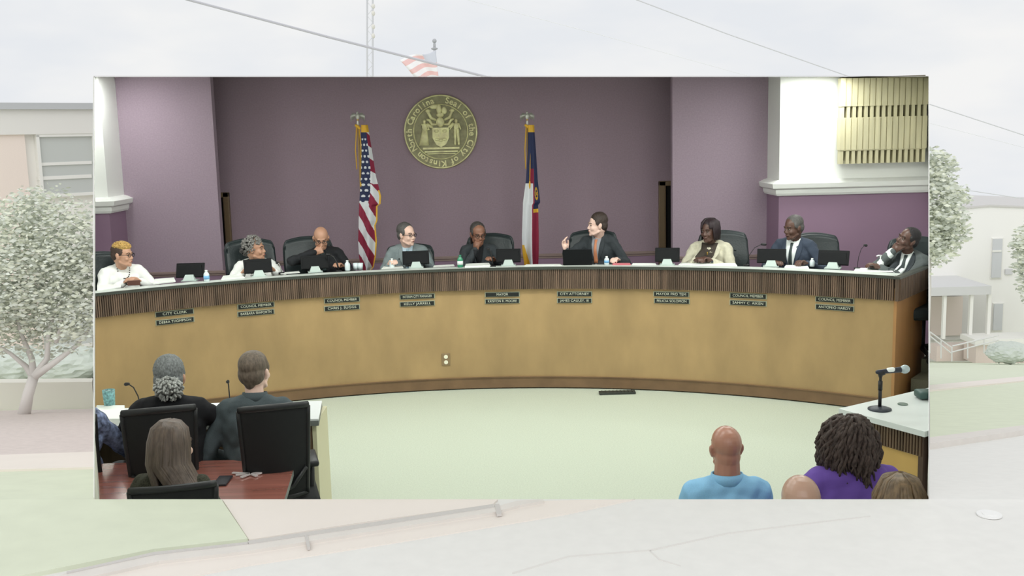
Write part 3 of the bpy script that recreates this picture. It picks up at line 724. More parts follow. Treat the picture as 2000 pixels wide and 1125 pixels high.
grey_h = hm('hair_grey', (128, 126, 122)); dgrey_h = hm('hair_dark_grey', (84, 82, 80)); blonde_h = hm('hair_blonde', (196, 160, 92)); dark_h = hm('hair_dark', (44, 34, 32)); black_h = hm('hair_black', (30, 26, 28)); lb_h = hm('hair_light_brown', (112, 94, 78)); white_h = hm('hair_silver', (176, 178, 174)); loc_h = hm('hair_brown_locs', (74, 62, 54)); sb_h = hm('hair_ash_brown', (104, 92, 80))

# cloth
charcoal = mat('charcoal_suit', (52, 58, 62), .85, noise=(120, .15, (1, 1, 1))); blk_suit = mat('black_suit', (26, 28, 32), .85); grey_suit = mat('grey_suit', (128, 140, 142), .85, noise=(150, .10, (1, 1, 1))); navy = mat('navy_suit', (58, 68, 84), .85, noise=(150, .12, (1, 1, 1)))
white_c = mat('white_blouse', (244, 246, 242), .75); cream = mat('cream_jacket', (206, 202, 180), .8, noise=(30, .12, (1, 1, 1))); brown_c = mat('dark_brown_top', (62, 54, 46), .8); paleblue = mat('pale_blue_shirt', (188, 208, 220), .7); orange_t = mat('orange_tie', (200, 130, 92), .6); dgreen_t = mat('dark_tie', (50, 62, 62), .6); pearl = mat('white_shirt', (236, 242, 240), .7); greysh = mat('grey_shirt', (150, 152, 158), .7)
def shirtV(shirt, tie=None, lap=None, wide=.052, zb=.30, zt=.60):
    def f(t, T, H, tree, arms):
        rows = []
        for k in range(13): v = k/12; z = zt-(zt-zb)*v; wv = wide*(1-v)**.8+.003; rows.append((z, -wv, wv))
        decal('shirt_front', tree, T, rows, shirt, t, .004, .006)
        if tie:
            rows = [(zt-.035, -.016, .016), (zt-.06, -.013, .013), (zt-.065, -.011, .011)]+[(zt-.07-(zt-.08-zb)*k/8, -.012-.012*k/8, .012+.012*k/8) for k in range(1, 8)]
            decal('tie', tree, T, rows, tie, t, .012, .004, 4)
        if lap:
            for s in (-1, 1):
                rows = []
                for k in range(11):
                    v = k/10; z = zt-.01-(zt-zb+.02)*v; wi = wide*(1-v)**.8+.002; wo = wi+.012+.045*math.sin(min(1, v*1.5)*PI)**.7*(1-v*.5)
                    rows.append((z, s*wi, s*wo))
                decal('lapel', tree, T, rows, lap, t, .007, .004, 5)
    return f
def joinx(*fs):
    def f(*a):
        for g in fs: g(*a)
    return f
def buttons(m, pts, r=.007, name='pin'):
    def f(t, T, H, tree, arms):
        for x, z in pts:
            o = T @ V((x, .6, z)); d = T.to_3x3() @ V((0, -1, 0)); h = tree.ray_cast(o, d, 1)
            if h[0]: bm = NB(); ell(bm, h[0]-d*.006, (r, r*.6, r), seg=10); obj(name, bm, m, t, True)
    return f
def beads(m, r=.012, zb=.40, wd=.075, n=15):
    def f(t, T, H, tree, arms):
        bm = NB()
        for k in range(n):
            a = PI*k/(n-1); x = wd*math.cos(a); z = .60-(.60-zb)*math.sin(a); o = T @ V((x, .6, z)); d = T.to_3x3() @ V((0, -1, 0)); h = tree.ray_cast(o, d, 1); p = h[0] if h[0] else T @ V((x, .1, z))
            ell(bm, p-d*.008, (r, r*.7, r), seg=8)
        obj('necklace', bm, m, t, True)
    return f
def cuffs(m, which=(0, 1), L=.06, r=.043):
    def f(t, T, H, tree, arms):
        for i in which:
            Sx, E, W = arms[i][:3]; d = (W-E).normalized(); bm = NB(); cap(bm, W-d*L, W-d*.005, r*.98, r*.9); blob('shirt_cuff', bm, m, t, .006, 1)
    return f
gold_m = mat('gold_jewellery', (212, 176, 84), .3, .8)
RR = DR+.86
P_ = {}
# 1 short blonde hair, white blouse
def crown(m, dz=0):
    def f(t, H):
        r = random.Random(5); bm = NB(); ell(bm, (0, -.012, .078+dz), (.074, .088, .055), H, seg=24)
        for k in range(260):
            d = V((r.gauss(0, 1), r.gauss(0, 1), abs(r.gauss(0, 1)))).normalized(); p = V((d.x*.074, -.012+d.y*.088, .078+dz+d.z*.055)); bmesh.ops.create_icosphere(bm, subdivisions=1, radius=.010, matrix=H @ Matrix.Translation(p))
        obj('crown_hair', bm, m, t, True)
    return f
def both(*fs):
    def f(t, H):
        for g in fs: g(t, H)
    return f
P_[1] = person('woman with short blonde hair and glasses in a white blouse', 240, 498, rr=RR, skin='tan', lean=.22, hy=.8, hp=.05, top=white_c, topname='blouse', fat=1.2,
  hands=((.05, .40, DESK), (-.10, .40, DESK)), glasses=True, poles=((.8, -.1, -.7), (-.8, -.1, -.7)), hair=both(H_short(mat('hair_shaved_brown', (74, 58, 50), .8), .90, .99, name='shaved_sides'), crown(blonde_h)),
  extras=beads(mat('dark_cord', (60, 50, 40), .6), .006, .50, .06, 17), clipx=186)
# 2 grey curls, white top, black beads
P_[2] = person('woman with grey curls and a black bead necklace in a white top', 499, 487, rr=RR, skin='light_brown', lean=.20, hy=1.05, hp=-.05, top=white_c, topname='blouse', fat=1.1,
  hands=((.17, .40, DESK), (-.15, .40, DESK)), hair=both(H_curly(grey_h, n=380, r0=.013), H_curly(dgrey_h, (.06, .06, .06), (0, -.1, .0), 120, .012, 'back_curls')), poles=((.7, -.2, -.8), (-.7, -.2, -.8)),
  extras=joinx(beads(eye_d, .012, .42, .075), beads(eye_d, .008, .45, .06)))
# 3 bald man, dark suit, hand at his mouth
P_[3] = person('bald man with glasses in a dark suit, hand held at his mouth', 627, 466, rr=RR, skin='light_brown', lean=.24, tilt=.08, hy=-.05, hp=.40, top=blk_suit, fat=1.18, glasses=True,
  hands=((.13, .29, .555), (-.15, .38, DESK)), hdir=((-.9, .05, .3), None), hnrm=((0, -1, -.2), None), curl=(1.1, .4), poles=((1, .2, -.3), (-.6, -.3, -.8)), extras=shirtV(charcoal, dgreen_t, blk_suit, .03, .36))
# 4 grey suit
P_[4] = person('grey-haired man with glasses in a grey suit and pale blue shirt', 795, 459, rr=RR, skin='pale', lean=.16, hy=.75, hp=.02, top=grey_suit, fat=1.12, glasses=True, hair=H_short(dgrey_h, 1.0, 1.02, dy=-.010),
  hands=((.20, .36, DESK), (-.18, .36, DESK)), poles=((.5, -.3, -.9), (-.5, -.3, -.9)), extras=joinx(shirtV(paleblue, mat('pale_tie', (150, 176, 190), .6), grey_suit, .06, .30), buttons(eye_d, [(.095, .47)], .009)))
# 5 braided hair, fist under the chin
P_[5] = person('woman with glasses and pulled-back braids in a dark suit, chin on her fist', 934, 458, rr=RR, skin='brown', lean=.20, hy=.28, hp=.18, top=charcoal, fat=.98, glasses=True,
  hands=((.028, .27, .545), (-.18, .38, DESK)), hdir=((-.25, .12, .9), None), hnrm=((-.5, -.9, 0), None), curl=(1.35, .4), poles=((.5, .3, -.9), (-.6, -.2, -.8)),
  hair=both(H_short(hm('hair_greying_black', (66, 62, 60), .5), .96, 1.0, .0018, dy=-.012), lambda t, H: (lambda bm: ([tube(bm, [(.05-.012*k, -.07, .0), (.06-.012*k, -.085, -.06), (.055-.012*k, -.07, -.125)], .009, 8, H) for k in range(8)], obj('braids', bm, dark_h, t, True)))(NB())),
  extras=joinx(shirtV(blk_suit, None, charcoal, .05, .34), buttons(pearl, [(-.085, .46), (-.10, .38)], .009)))
# 6 orange tie, raised hand
P_[6] = person('man with short brown hair, dark suit and orange tie turning aside, one hand raised', 1166, 440, rr=RR, skin='pink', lean=.12, tilt=.04, hy=-1.15, hp=.0, top=charcoal, fat=1.05, hair=H_short(hm('hair_brown', (60, 48, 42)), 1.04, 1.02), twist=-.25,
  hands=((.34, .42, .47), (-.20, .36, DESK)), hdir=((.25, .1, .9), None), hnrm=((-.8, .4, .1), None), curl=(.35, .4), poles=((.5, -.5, -.8), (-.6, -.2, -.9)), extras=shirtV(greysh, orange_t, charcoal, .055, .28))
# 7 cream jacket
def bob(t, H):
    r = random.Random(9); bm = NB(); ell(bm, (0, -.028, .048), (.090, .100, .088), H, seg=24); ell(bm, (0, -.06, -.02), (.088, .07, .09), H, seg=20)
    for k in range(110):
        a = r.uniform(-2.6, 2.6); x = math.sin(a)*.088; y = -math.cos(a)*.092-.02; fr = y > .035
        z1 = .035 if fr else -.085+r.uniform(-.015, .015)
        tube(bm, [(x*.55, y*.5, .125), (x*.98, y*.98, .085), (x*1.07, y*1.07+.002, .03 if not fr else .05), (x*(1.0 if fr else 1.04), y*1.02+(.004 if fr else 0), z1)], [.010, .012, .010, .005], 6, H)
    obj('hair', bm, black_h2, t, True)
black_h2 = hm('hair_dark_plum', (46, 34, 38))
P_[7] = person('woman with a dark bob in a cream jacket over a dark brown top', 1386, 451, rr=RR, skin='dark', lean=.12, hy=-.45, hp=.08, top=cream, fat=1.22, twist=-.15,
  hands=((.12, .38, DESK), (-.06, .38, DESK)), poles=((.7, -.1, -.8), (-.7, -.1, -.8)), hair=bob,
  extras=joinx(shirtV(brown_c, None, cream, .085, .20, .585), buttons(gold_m, [(0, .50), (0, .485)], .008, 'pendant'), buttons(charcoal, [(-.12, .46)], .014, 'brooch')))
# 8 navy suit
P_[8] = person('man with short grey hair in a navy suit, white shirt and dark tie', 1549, 445, rr=RR, skin='dark', lean=.14, hy=-.62, hp=.15, top=navy, fat=1.12, hair=H_short(dgrey_h, .92, .985), glasses=False,
  hands=((.14, .38, DESK), (-.17, .36, DESK)), poles=((.6, -.1, -.8), (-.6, -.1, -.8)), twist=-.15, extras=shirtV(pearl, dgreen_t, navy, .07, .26))
# 9 cheek on hand
P_[9] = person('man in a grey suit leaning his cheek on his hand', 1772, 468, rr=RR-.05, skin='dark', lean=.05, tilt=-.12, hy=-.55, hp=-.25, hr=-.32, top=mat('mid_grey_suit', (88, 94, 94), .85, noise=(150, .12, (1, 1, 1))), fat=1.05, hair=H_short(black_h, .92, .98),
  hands=((.045, .165, .595), (.10, .34, DESK)), hdir=((-.75, -.05, .6), None), hnrm=((-.2, -1, .1), None), curl=(.15, .4), poles=((.6, .6, -.7), (-.8, -.1, -.7)), extras=joinx(shirtV(pearl, dgreen_t, charcoal, .05, .30), cuffs(pearl, (0,))), clipx=1814)
clabs = ['black leather chair behind the woman with short blonde hair', 'black leather chair behind the woman with grey curls', 'black leather chair behind the bald man in a dark suit', 'black leather chair behind the man in the grey suit, nearly hidden',
         'black leather chair behind the woman resting her chin on her fist', 'black leather chair behind the man with the orange tie', 'black leather chair behind the woman in the cream jacket', 'black leather chair behind the man in the navy suit', 'black leather chair behind the man leaning on his hand at the right end']
# chair backs: seen (px, py of the top middle) -> placed by their back
cpx = [(192, 492), (486, 466), (600, 462), (800, 476), (957, 456), (1158, 449), (1412, 450), (1588, 455), (1790, 462)]
crot = [.1, .05, -.05, 0, -.1, .0, .45, .5, .5]
for k in range(9):
    px, py = cpx[k]; c = oncyl(px, py, DR+1.10); a = math.atan2(c.x-DC.x, c.y-DC.y); rz = PI-a+crot[k]
    fw = V((-math.sin(rz), math.cos(rz), 0)); loc = V((c.x, c.y, PZ))+fw*.34
    if k == 0: ech.location = loc; ech.rotation_euler = (0, 0, rz); ech['label'] = clabs[0]; q = ech
    else: q = dup(ech, loc, rz, clabs[k])
    hz = c.z-PZ; q.scale = (1, 1, hz/1.105)
    if k == 0: q0_ = q
clip(q0_, 186); clip(q, 1814)

# ------------------------------------------------------------------ things on the bench
scr = mat('screen_black', (14, 16, 18), .6, spec=.2); foot_m = mat('stand_pale_grey', (186, 200, 194), .5); paper = mat('paper_white', (242, 246, 240), .7)
def face_rz(c): a = math.atan2(c.x-DC.x, c.y-DC.y); return -a
def monitor(label, px, py, w=.28, h=.15, rot=0, tilt=.42):
    c = onz(px, py, ZT); t = thing('desk_monitor', label, 'monitor', c, face_rz(c)+rot, 'small black monitors on the bench')
    M = Matrix.Translation(V((0, .035, .055))) @ Matrix.Rotation(-tilt, 4, 'X') @ Matrix.Translation(V((0, 0, h/2-.025)))
    bm = NB(); box(bm, (0, 0, 0), (w, .016, h), M, bev=.005); prism(bm, [M @ V((-w*.46, -.012, -h*.46)), M @ V((w*.46, -.012, -h*.46)), M @ V((w*.40, -.022, h*.3)), M @ V((-w*.40, -.022, h*.3))], V((0, .012, 0))); obj('screen', bm, scr, t)
    bm = NB(); prism(bm, [V((-.062, -.03, 0)), V((.062, -.03, 0)), V((.038, -.005, .062)), V((-.038, -.005, .062))], V((0, .05, 0))); box(bm, (0, .03, .005), (.15, .12, .01)); obj('stand', bm, foot_m, t)
monitor('black monitor angled towards the woman with short blonde hair', 370, 549, rot=-.45)
monitor('black monitor in front of the woman with grey curls', 506, 540)
monitor('black monitor in front of the bald man', 616, 532)
monitor('black monitor in front of the man in the grey suit', 813, 523)
monitor('black monitor beside the woman resting her chin on her fist', 993, 519, w=.26)
monitor('black monitor to the left of the woman in the cream jacket', 1303, 518, w=.25, rot=.1)
monitor('black monitor in front of the man in the navy suit', 1506, 521, w=.28, rot=.15)
monitor('black monitor left of the white pump bottle', 1626, 525, w=.29, rot=.1)
c = onz(1128, 518, ZT); t = thing('laptop', 'open black laptop before the man with the orange tie', 'laptop', c, face_rz(c)+.05)
bm = NB(); box(bm, (0, .0, .085), (.30, .010, .165), Matrix.Rotation(.12, 4, 'X'), bev=.003); obj('lid', bm, scr, t); bm = NB(); box(bm, (0, .11, .008), (.30, .22, .014), bev=.003); obj('keyboard_base', bm, blackp, t)

glassb = mat('clear_plastic', (214, 226, 228), .15, spec=.6); bluel = mat('blue_label', (120, 176, 220), .5); greenb = mat('green_bottle', (56, 140, 106), .2); whitep = mat('white_plastic', (240, 244, 242), .4)
def bottle(label, px, py, h=.16, r=.028, body=glassb, lab=bluel, capm=whitep, name='water_bottle', z=ZT, cat_='bottle', group=None):
    c = onz(px, py, z); t = thing(name, label, cat_, c, 0, group)
    bm = NB(); lathe(bm, [(r*.9, 0), (r, .01), (r, h*.62), (r*.85, h*.72), (r*.42, h*.86), (r*.42, h*.92)]); obj('bottle_body', bm, body, t, True)
    if lab: bm = NB(); lathe(bm, [(r*1.03, h*.22), (r*1.03, h*.52)]); obj('label_band', bm, lab, t, True)
    bm = NB(); lathe(bm, [(r*.48, h*.90), (r*.48, h), (r*.1, h*1.002)]); obj('cap', bm, capm, t, True)
    return t
bottle('clear water bottle with a blue label right of the leftmost monitor', 404, 550, .115)
bottle('clear water bottle beside the bald man', 679, 529, .11, lab=None)
bottle('clear water bottle in front of the man in the grey suit', 766, 523, .10, lab=None)
bottle('green bottle in front of the woman resting her chin on her fist', 899, 522, .13, .03, greenb, whitep, greenb)
bottle('small clear bottle with a blue base in front of the man with the orange tie', 1185, 517, .09, .026)
bottle('small clear bottle in front of the man in the navy suit', 1586, 521, .085, .024, lab=None)
c = onz(1719, 527, ZT); t = thing('pump_bottle', 'white hand sanitizer pump bottle near the right end of the bench', 'bottle', c)
bm = NB(); lathe(bm, [(.03, 0), (.032, .01), (.032, .075), (.015, .09), (.012, .10)]); obj('bottle_body', bm, whitep, t, True)
bm = NB(); cap(bm, (0, 0, .09), (0, 0, .135), .006); tube(bm, [(.012, 0, .135), (-.02, 0, .138), (-.038, 0, .13)], .007); obj('pump', bm, whitep, t, True)
for k, (px, py) in enumerate(((695, 527), (704, 527))):
    c = onz(px, py, ZT); bm = NB(); lathe(bm, [(.024, 0), (.03, .07), (.026, .07), (.021, .006)], Matrix.Translation(c)); tag(obj('drinking_glass', bm, glassb, None, True), ['left', 'right'][k]+' one of two small clear glasses beside the bald man', 'glass', 'small clear glasses')
mic_m = mat('mic_black', (24, 24, 26), .5)
def gooseneck(label, base, tip, z=ZT, col=None, r=.005, Y=None):
    c = onz(*base, z); Yt = Y or c.y; p = onY(*tip, Yt); t = thing('gooseneck_microphone', label, 'microphone', c, 0, None)
    d = p-c; bm = NB(); cyl(bm, (0, 0, 0), .03, .012); obj('base', bm, mic_m, t, True)
    bm = NB(); tube(bm, [V((0, 0, .01)), V((d.x*.15, d.y*.15, d.z*.5)), V((d.x*.45, d.y*.45, d.z*.85)), V((d.x*.85, d.y*.85, d.z*1.0))], r); obj('neck', bm, col or mic_m, t, True)
    bm = NB(); cap(bm, (d.x*.85, d.y*.85, d.z), (d.x*1.05, d.y*1.05, d.z*.99), .011, .013); obj('capsule', bm, mic_m, t, True)
steel = mat('brushed_steel', (176, 176, 172), .35, .6)
gooseneck('thin steel microphone between the curly-haired woman and the bald man', (550, 534), (541, 513), col=steel)
gooseneck('dark microphone in front of the bald man', (662, 530), (640, 497), r=.009)
gooseneck('thin microphone in front of the man in the grey suit', (797, 520), (794, 492), col=steel, r=.003)
gooseneck('thin microphone right of the woman in the cream jacket', (1458, 519), (1493, 477), r=.003)
gooseneck('thin microphone left of the white pump bottle', (1674, 525), (1691, 479), r=.003)
gooseneck('dark microphone by the woman resting her chin on her fist', (963, 521), (953, 486), r=.006)
def sheet(label, pts, z, m=None, h=.004, name='paper', cat_='paper', group='papers on the bench'):
    bm = NB(); prism(bm, [onz(x, y, z+.0005) for x, y in pts], V((0, 0, h))); o = obj(name, bm, m or paper); tag(o, label, cat_, group); return o
s_ = sheet('white papers before the woman with short blonde hair, nearest the left edge', [(190, 568), (236, 562), (236, 556), (190, 559)], ZT, h=.01); clip(s_, 186)
sheet('white paper stack left of the leftmost monitor', [(300, 556), (343, 551), (340, 544), (303, 547)], ZT, h=.012)
sheet('white papers before the woman with grey curls', [(432, 547), (478, 543), (470, 537), (436, 540)], ZT, h=.008)
sheet('white paper sheet between the curly-haired woman and the bald man', [(548, 536), (586, 533), (584, 530), (548, 533)], ZT)
sheet('white papers left of the clear bottle by the grey suit', [(745, 526), (788, 524), (786, 520), (750, 521)], ZT, h=.006)
sheet('white paper sheet right of the grey-suited man', [(846, 522), (888, 520), (886, 517), (848, 519)], ZT)
sheet('crumpled white papers right of the green bottle', [(908, 523), (958, 521), (955, 516), (910, 518)], ZT, h=.016)
sheet('white paper sheet at the foot of the state flag', [(1024, 520), (1098, 519), (1094, 516), (1028, 517)], ZT)
sheet('pink folder right of the man with the orange tie', [(1196, 518), (1232, 518), (1230, 515), (1198, 515)], ZT, mat('pink_folder', (214, 120, 130), .6), .008, 'folder', 'folder', None)
sheet('white papers left of the woman in the cream jacket', [(1234, 518), (1282, 518), (1280, 515), (1236, 515)], ZT, h=.006)
sheet('white papers in front of the woman in the cream jacket', [(1325, 518), (1440, 520), (1436, 515), (1330, 514)], ZT, h=.006)
sheet('white papers in front of the man in the navy suit', [(1532, 523), (1580, 525), (1577, 520), (1535, 519)], ZT, h=.008)
sheet('white papers under the white pump bottle', [(1668, 530), (1745, 532), (1738, 525), (1672, 524)], ZT, h=.006)
c = onz(262, 559, ZT); t = thing('mobile_phone', 'brown phone held by the woman with short blonde hair', 'phone', c+V((0, 0, .02)), .1)
bm = NB(); box(bm, (0, 0, .012), (.12, .012, .05), bev=.004); obj('case', bm, mat('brown_case', (96, 60, 50), .5), t)

# ------------------------------------------------------------------ tables in front of the bench
slat2 = mat('table_slats', (96, 76, 58), .5, noise=(9, .3, (3, 3, .2))); honey2 = mat('table_honey', (196, 160, 92), .45, noise=(2, .08, (1, 1, 1)))
grey_e = mat('table_grey_edge', (112, 116, 112), .5); post_m = mat('pale_wood_edge', (206, 202, 170), .5)
TZ = .75
tA = thing('staff_table', 'white-topped table with fluted wooden end before the bench at left', 'table', (0, 0, 0))
c1 = V((-1.25, 7.0, 0)); c0 = V((-1.195, 6.53, 0)); L1 = side(186, 6.93, TZ); L0 = side(186, 6.51, TZ)
lw = V((-3.2, 6.93, 0)); l0 = V((-3.2, 6.50, 0))
bm = NB(); prism(bm, [c0+V((0, 0, TZ)), c1+V((0, 0, TZ)), lw+V((0, 0, TZ)), l0+V((0, 0, TZ))], V((0, 0, -.012))); o = obj('tabletop', bm, mat('white_laminate', (226, 230, 230), .35), tA)
bm = NB(); prism(bm, [c0+V((0, 0, TZ-.012)), c1+V((0, 0, TZ-.012)), lw+V((0, 0, TZ-.012)), l0+V((0, 0, TZ-.012))], V((0, 0, -.035))); obj('edging', bm, grey_e, tA)
bm = NB(); box(bm, (-1.232, 6.78, .36), (.028, .44, .70)); obj('end_panel', bm, post_m, tA)
bm = NB()
for k in range(10): box(bm, (-1.258-.03*k, 6.58, .36), (.018, .05, .70))
obj('fluted_panel', bm, slat2, tA)
bm = NB(); box(bm, (-2.3, 6.95, .36), (2.0, .03, .70)); obj('modesty_panel', bm, slat2, tA)
clip(tA, 186)
tB = thing('red_table', 'reddish wooden table with grey legs, nearest the camera at left', 'table', (0, 0, 0))
redw = mat('reddish_wood', (158, 100, 88), .18, spec=1.0, noise=(5, .18, (.4, 6, 1)))
redw.node_tree.nodes['Principled BSDF'].inputs['IOR'].default_value = 2.2
q = [(-1.115, 5.02), (-1.18, 5.70), (-2.9, 5.715), (-2.9, 5.03)]
bm = NB(); prism(bm, [V((x, y, TZ)) for x, y in q], V((0, 0, -.028))); obj('tabletop', bm, redw, tB)
bm = NB(); prism(bm, [V((-1.113, 5.02, TZ-.001)), V((-1.178, 5.70, TZ-.001)), V((-1.19, 5.70, TZ-.001)), V((-1.125, 5.02, TZ-.001))], V((0, 0, -.03))); obj('edging', bm, grey_e, tB)
for x, y in ((-1.17, 5.12), (-1.23, 5.62), (-2.4, 5.12), (-2.4, 5.62)): bm = NB(); box(bm, (x, y, .36), (.05, .05, .72)); obj('leg', bm, grey_e, tB)
clip(tB, 186)
# angled table at right
A_ = V((2.195, 6.412, 0)); B_ = V((2.523, 5.856, 0)); u_ = (A_-B_).normalized(); v_d = V((-u_.y, u_.x, 0)); v_d = -v_d if v_d.x < 0 else v_d
tR = thing('presentation_table', 'angled grey-topped table with honey panel and fluted band at right', 'table', (0, 0, 0)); LU = (A_-B_).length
def PR(u, v, z): return B_+u_*u+v_d*v+V((0, 0, z))
def pbox(bm, u0, u1, v0_, v1_, z0, z1): prism(bm, [PR(u0, v0_, z0), PR(u1, v0_, z0), PR(u1, v1_, z0), PR(u0, v1_, z0)], V((0, 0, z1-z0)))
bm = NB(); pbox(bm, 0, LU, 0, 1.3, TZ-.035, TZ); obj('tabletop', bm, mat('grey_white_laminate', (212, 218, 216), .35), tR)
bm = NB(); pbox(bm, .06, LU-.06, .06, .09, 0, TZ-.18); obj('side_panel', bm, honey2, tR)
bm = NB(); pbox(bm, .05, LU-.05, .055, .09, TZ-.18, TZ-.035)
for k in range(26): pbox(bm, .055+.0215*k, .068+.0215*k, .043, .06, TZ-.178, TZ-.037)
obj('fluted_band', bm, slat2, tR)
bm = NB(); pbox(bm, .04, .075, .05, .10, 0, TZ-.035); obj('corner_post', bm, mat('dark_walnut', (70, 50, 38), .5), tR)
bm = NB(); pbox(bm, LU-.09, LU-.06, .09, 1.3, 0, TZ-.035); obj('back_panel', bm, mat('dark_walnut', (70, 50, 38)), tR)
clip(tR, 1814)
# things on the tables
c = onz(1718, 800, TZ); t = thing('microphone_stand', 'black microphone stand with round base on the right table', 'microphone stand', c)
bm = NB(); lathe(bm, [(.074, 0), (.074, .008), (.05, .016), (.015, .022)]); obj('base', bm, mat('stand_grey', (52, 58, 66), .5), t, True)
bm = NB(); cyl(bm, (0, 0, .015), .011, .14); cyl(bm, (0, 0, .13), .014, .06); cyl(bm, (0, 0, .17), .009, .06); obj('pole', bm, mic_m, t, True)
bm = NB(); tube(bm, [(0, 0, .215), (-.004, 0, .235), (.02, 0, .247)], [.012, .02, .02]); obj('clip', bm, mic_m, t, True)
c2 = c+V((0, 0, .248)); t = thing('handheld_microphone', 'handheld microphone with silver grille clipped on the black stand', 'microphone', c2)
bm = NB(); cap(bm, (-.02, 0, 0), (.125, 0, .012), .014, .019); obj('handle', bm, mat('mic_navy', (34, 38, 52), .4), t, True); bm = NB(); ell(bm, (.155, 0, .014), (.032, .028, .028)); obj('grille', bm, mat('mic_grille', (176, 190, 194), .4, .4), t, True); bm = NB(); cap(bm, (.05, -.004, .012), (.075, -.004, .014), .0165, .017); obj('tape_band', bm, whitep, t, True)
c = onz(1763, 790, TZ); bm = NB(); cyl(bm, c, .032, .006, seg=20); tag(obj('cable_grommet', bm, mat('grommet_green_grey', (96, 112, 102), .5)), 'round grey cable grommet in the right table top', 'cable grommet')
c = onz(1806, 778, TZ); bm = NB(); box(bm, c+V((0, 0, .03)), (.11, .12, .05), bev=.015); o = obj('conference_phone', bm, mat('dark_green_plastic', (58, 84, 80), .5), None, True); tag(o, 'dark green-grey device at the right edge of the right table', 'device'); clip(o, 1814)
patt = mat('teal_pattern', (120, 170, 172), .4, noise=(55, .6, (1, 1, 1)))
c = onz(215, 800, TZ); t = thing('tumbler', 'tall teal and white patterned tumbler on the white table', 'tumbler', c)
bm = NB(); lathe(bm, [(.034, 0), (.042, .14), (.038, .14), (.03, .01)]); obj('cup', bm, patt, t, True); bm = NB(); lathe(bm, [(.0385, .128), (.001, .13)]); obj('lid', bm, whitep, t, True)
o = sheet('open white binder on the white table, at the left edge', [(180, 828), (244, 828), (244, 801), (190, 801)], TZ, None, .035, 'binder', 'binder', None); clip(o, 186)
sheet('white papers between the two people seated at the white table', [(408, 802), (444, 800), (440, 789), (412, 790)], TZ, None, .01, group=None)
gooseneck('black gooseneck microphone left of the woman with the silver bun', (275, 797), (247, 750), TZ, r=.0045)
gooseneck('black gooseneck microphone left of the man in the grey fleece', (450, 797), (445, 745), TZ, r=.0045)
c = onz(435, 941, TZ); bm = NB(); box(bm, c+V((0, 0, .006)), (.075, .15, .010), bev=.004); tag(obj('mobile_phone', bm, mat('phone_black', (40, 38, 44), .25), None), 'black phone lying on the red table beside the long-haired woman', 'phone')
c = onz(490, 928, TZ); bm = NB(); tube(bm, [c+V((.03+.028*math.cos(a), .012*math.sin(a), .008)) for a in [k*PI/6 for k in range(13)]], .003)
for a, l in ((2.9, .10), (3.3, .07), (.3, .05), (-.8, .05), (-2.2, .06)): box(bm, (l/2+.01, 0, .008), (l, .018, .006), Matrix.Translation(c) @ Matrix.Rotation(a, 4, 'Z'))
tag(obj('keys', bm, mat('silver_keys', (222, 214, 214), .35, .3), None), 'bunch of silver keys on the red table', 'keys')
c = onz(543, 904, TZ); bm = NB(); cyl(bm, c, .035, .006, seg=20); tag(obj('cable_grommet', bm, mat('grommet_dark', (60, 52, 54), .5)), 'round dark cable grommet near the corner of the red table', 'cable grommet')

# ------------------------------------------------------------------ audience seen from behind
def put_mesh_chair(o, px, py, Y, rz=0, sx=1):
    c = onY(px, py, Y); b = V((0, -.29*1.0, 0)); b.rotate(Euler((0, 0, rz))); o.location = V((c.x, c.y, 0))-b; o.rotation_euler = (0, 0, rz); o.scale = (sx, 1, (c.z-.01)/.965)
mc = mesh_chair('black mesh office chair of the woman with the silver bun', 'black mesh office chairs')
mc2 = dup(mc, (0, 0, 0), 0, 'black mesh office chair of the man in the grey fleece'); mc3 = dup(mc, (0, 0, 0), 0, 'black mesh office chair of the long-haired woman, nearest the camera')
mc4 = dup(mc, (0, 0, 0), 0, 'black mesh chair of the person in the patterned sleeve at the left edge')
put_mesh_chair(mc, 308, 795, 5.42, .26); put_mesh_chair(mc2, 534, 789, 5.42, .26, .98); put_mesh_chair(mc3, 334, 947, 4.50, .2)
put_mesh_chair(mc4, 110, 800, 5.5, -.15); clip(mc4, 186)
def H_bun(t, H):
    H_short(mat('hair_silver_mix', (120, 124, 124), .7, noise=(120, .45, (1, 1, .4))), 1.06, 1.06, .003, 3)(t, H)
    r = random.Random(4); bm = NB(); ell(bm, (.02, -.135, -.03), .045, H)
    for k in range(230):
        d = V((r.gauss(0, 1), r.gauss(0, 1), r.gauss(0, 1))).normalized(); p = V((.02, -.135, -.03)) + V((d.x*.068, d.y*.05, d.z*.058)); q = p+V((r.uniform(-.02, .02), r.uniform(-.01, .01), r.uniform(-.03, .005)))
        tube(bm, [p, p.lerp(q, .5)+d*.010, q], [.007, .007, .004], 6, H)
    obj('curly_bun', bm, white_h, t, True)
def H_long(t, H):
    r = random.Random(6); bm = NB(); ell(bm, (0, -.028, .05), (.084, .098, .084), H, seg=24)
    ell(bm, (0, -.075, -.04), (.078, .045, .12), H); n = 150
    for k in range(n):
        a = R(-118+236*k/(n-1)); x = math.sin(a); y = -math.cos(a); rr = r.uniform(.96, 1.06); L = r.uniform(.30, .40)+(.06 if x > .1 else -.02); sp = .085 if x > -.2 else .03
        pts = [(x*.008, -.02+y*.01, .136), (x*.045, -.028+y*.05, .126), (x*.074*rr, -.03+y*.082*rr, .095), (x*.086*rr, -.035+y*.098*rr, .03), (x*.088*rr, -.04+y*.104*rr, -.07), (x*.080*rr+sp*1.2, -.055+y*.095, -.18), (x*.062+sp*2.6+.02+r.uniform(-.012, .012), -.08+y*.07-.02, -L)]
        tube(bm, pts, [.008, .011, .012, .012, .012, .010, .004], 6, H)
    obj('hair', bm, mat('hair_long_ash', (98, 84, 74), .42, noise=(60, .35, (1, 1, .15))), t, True)
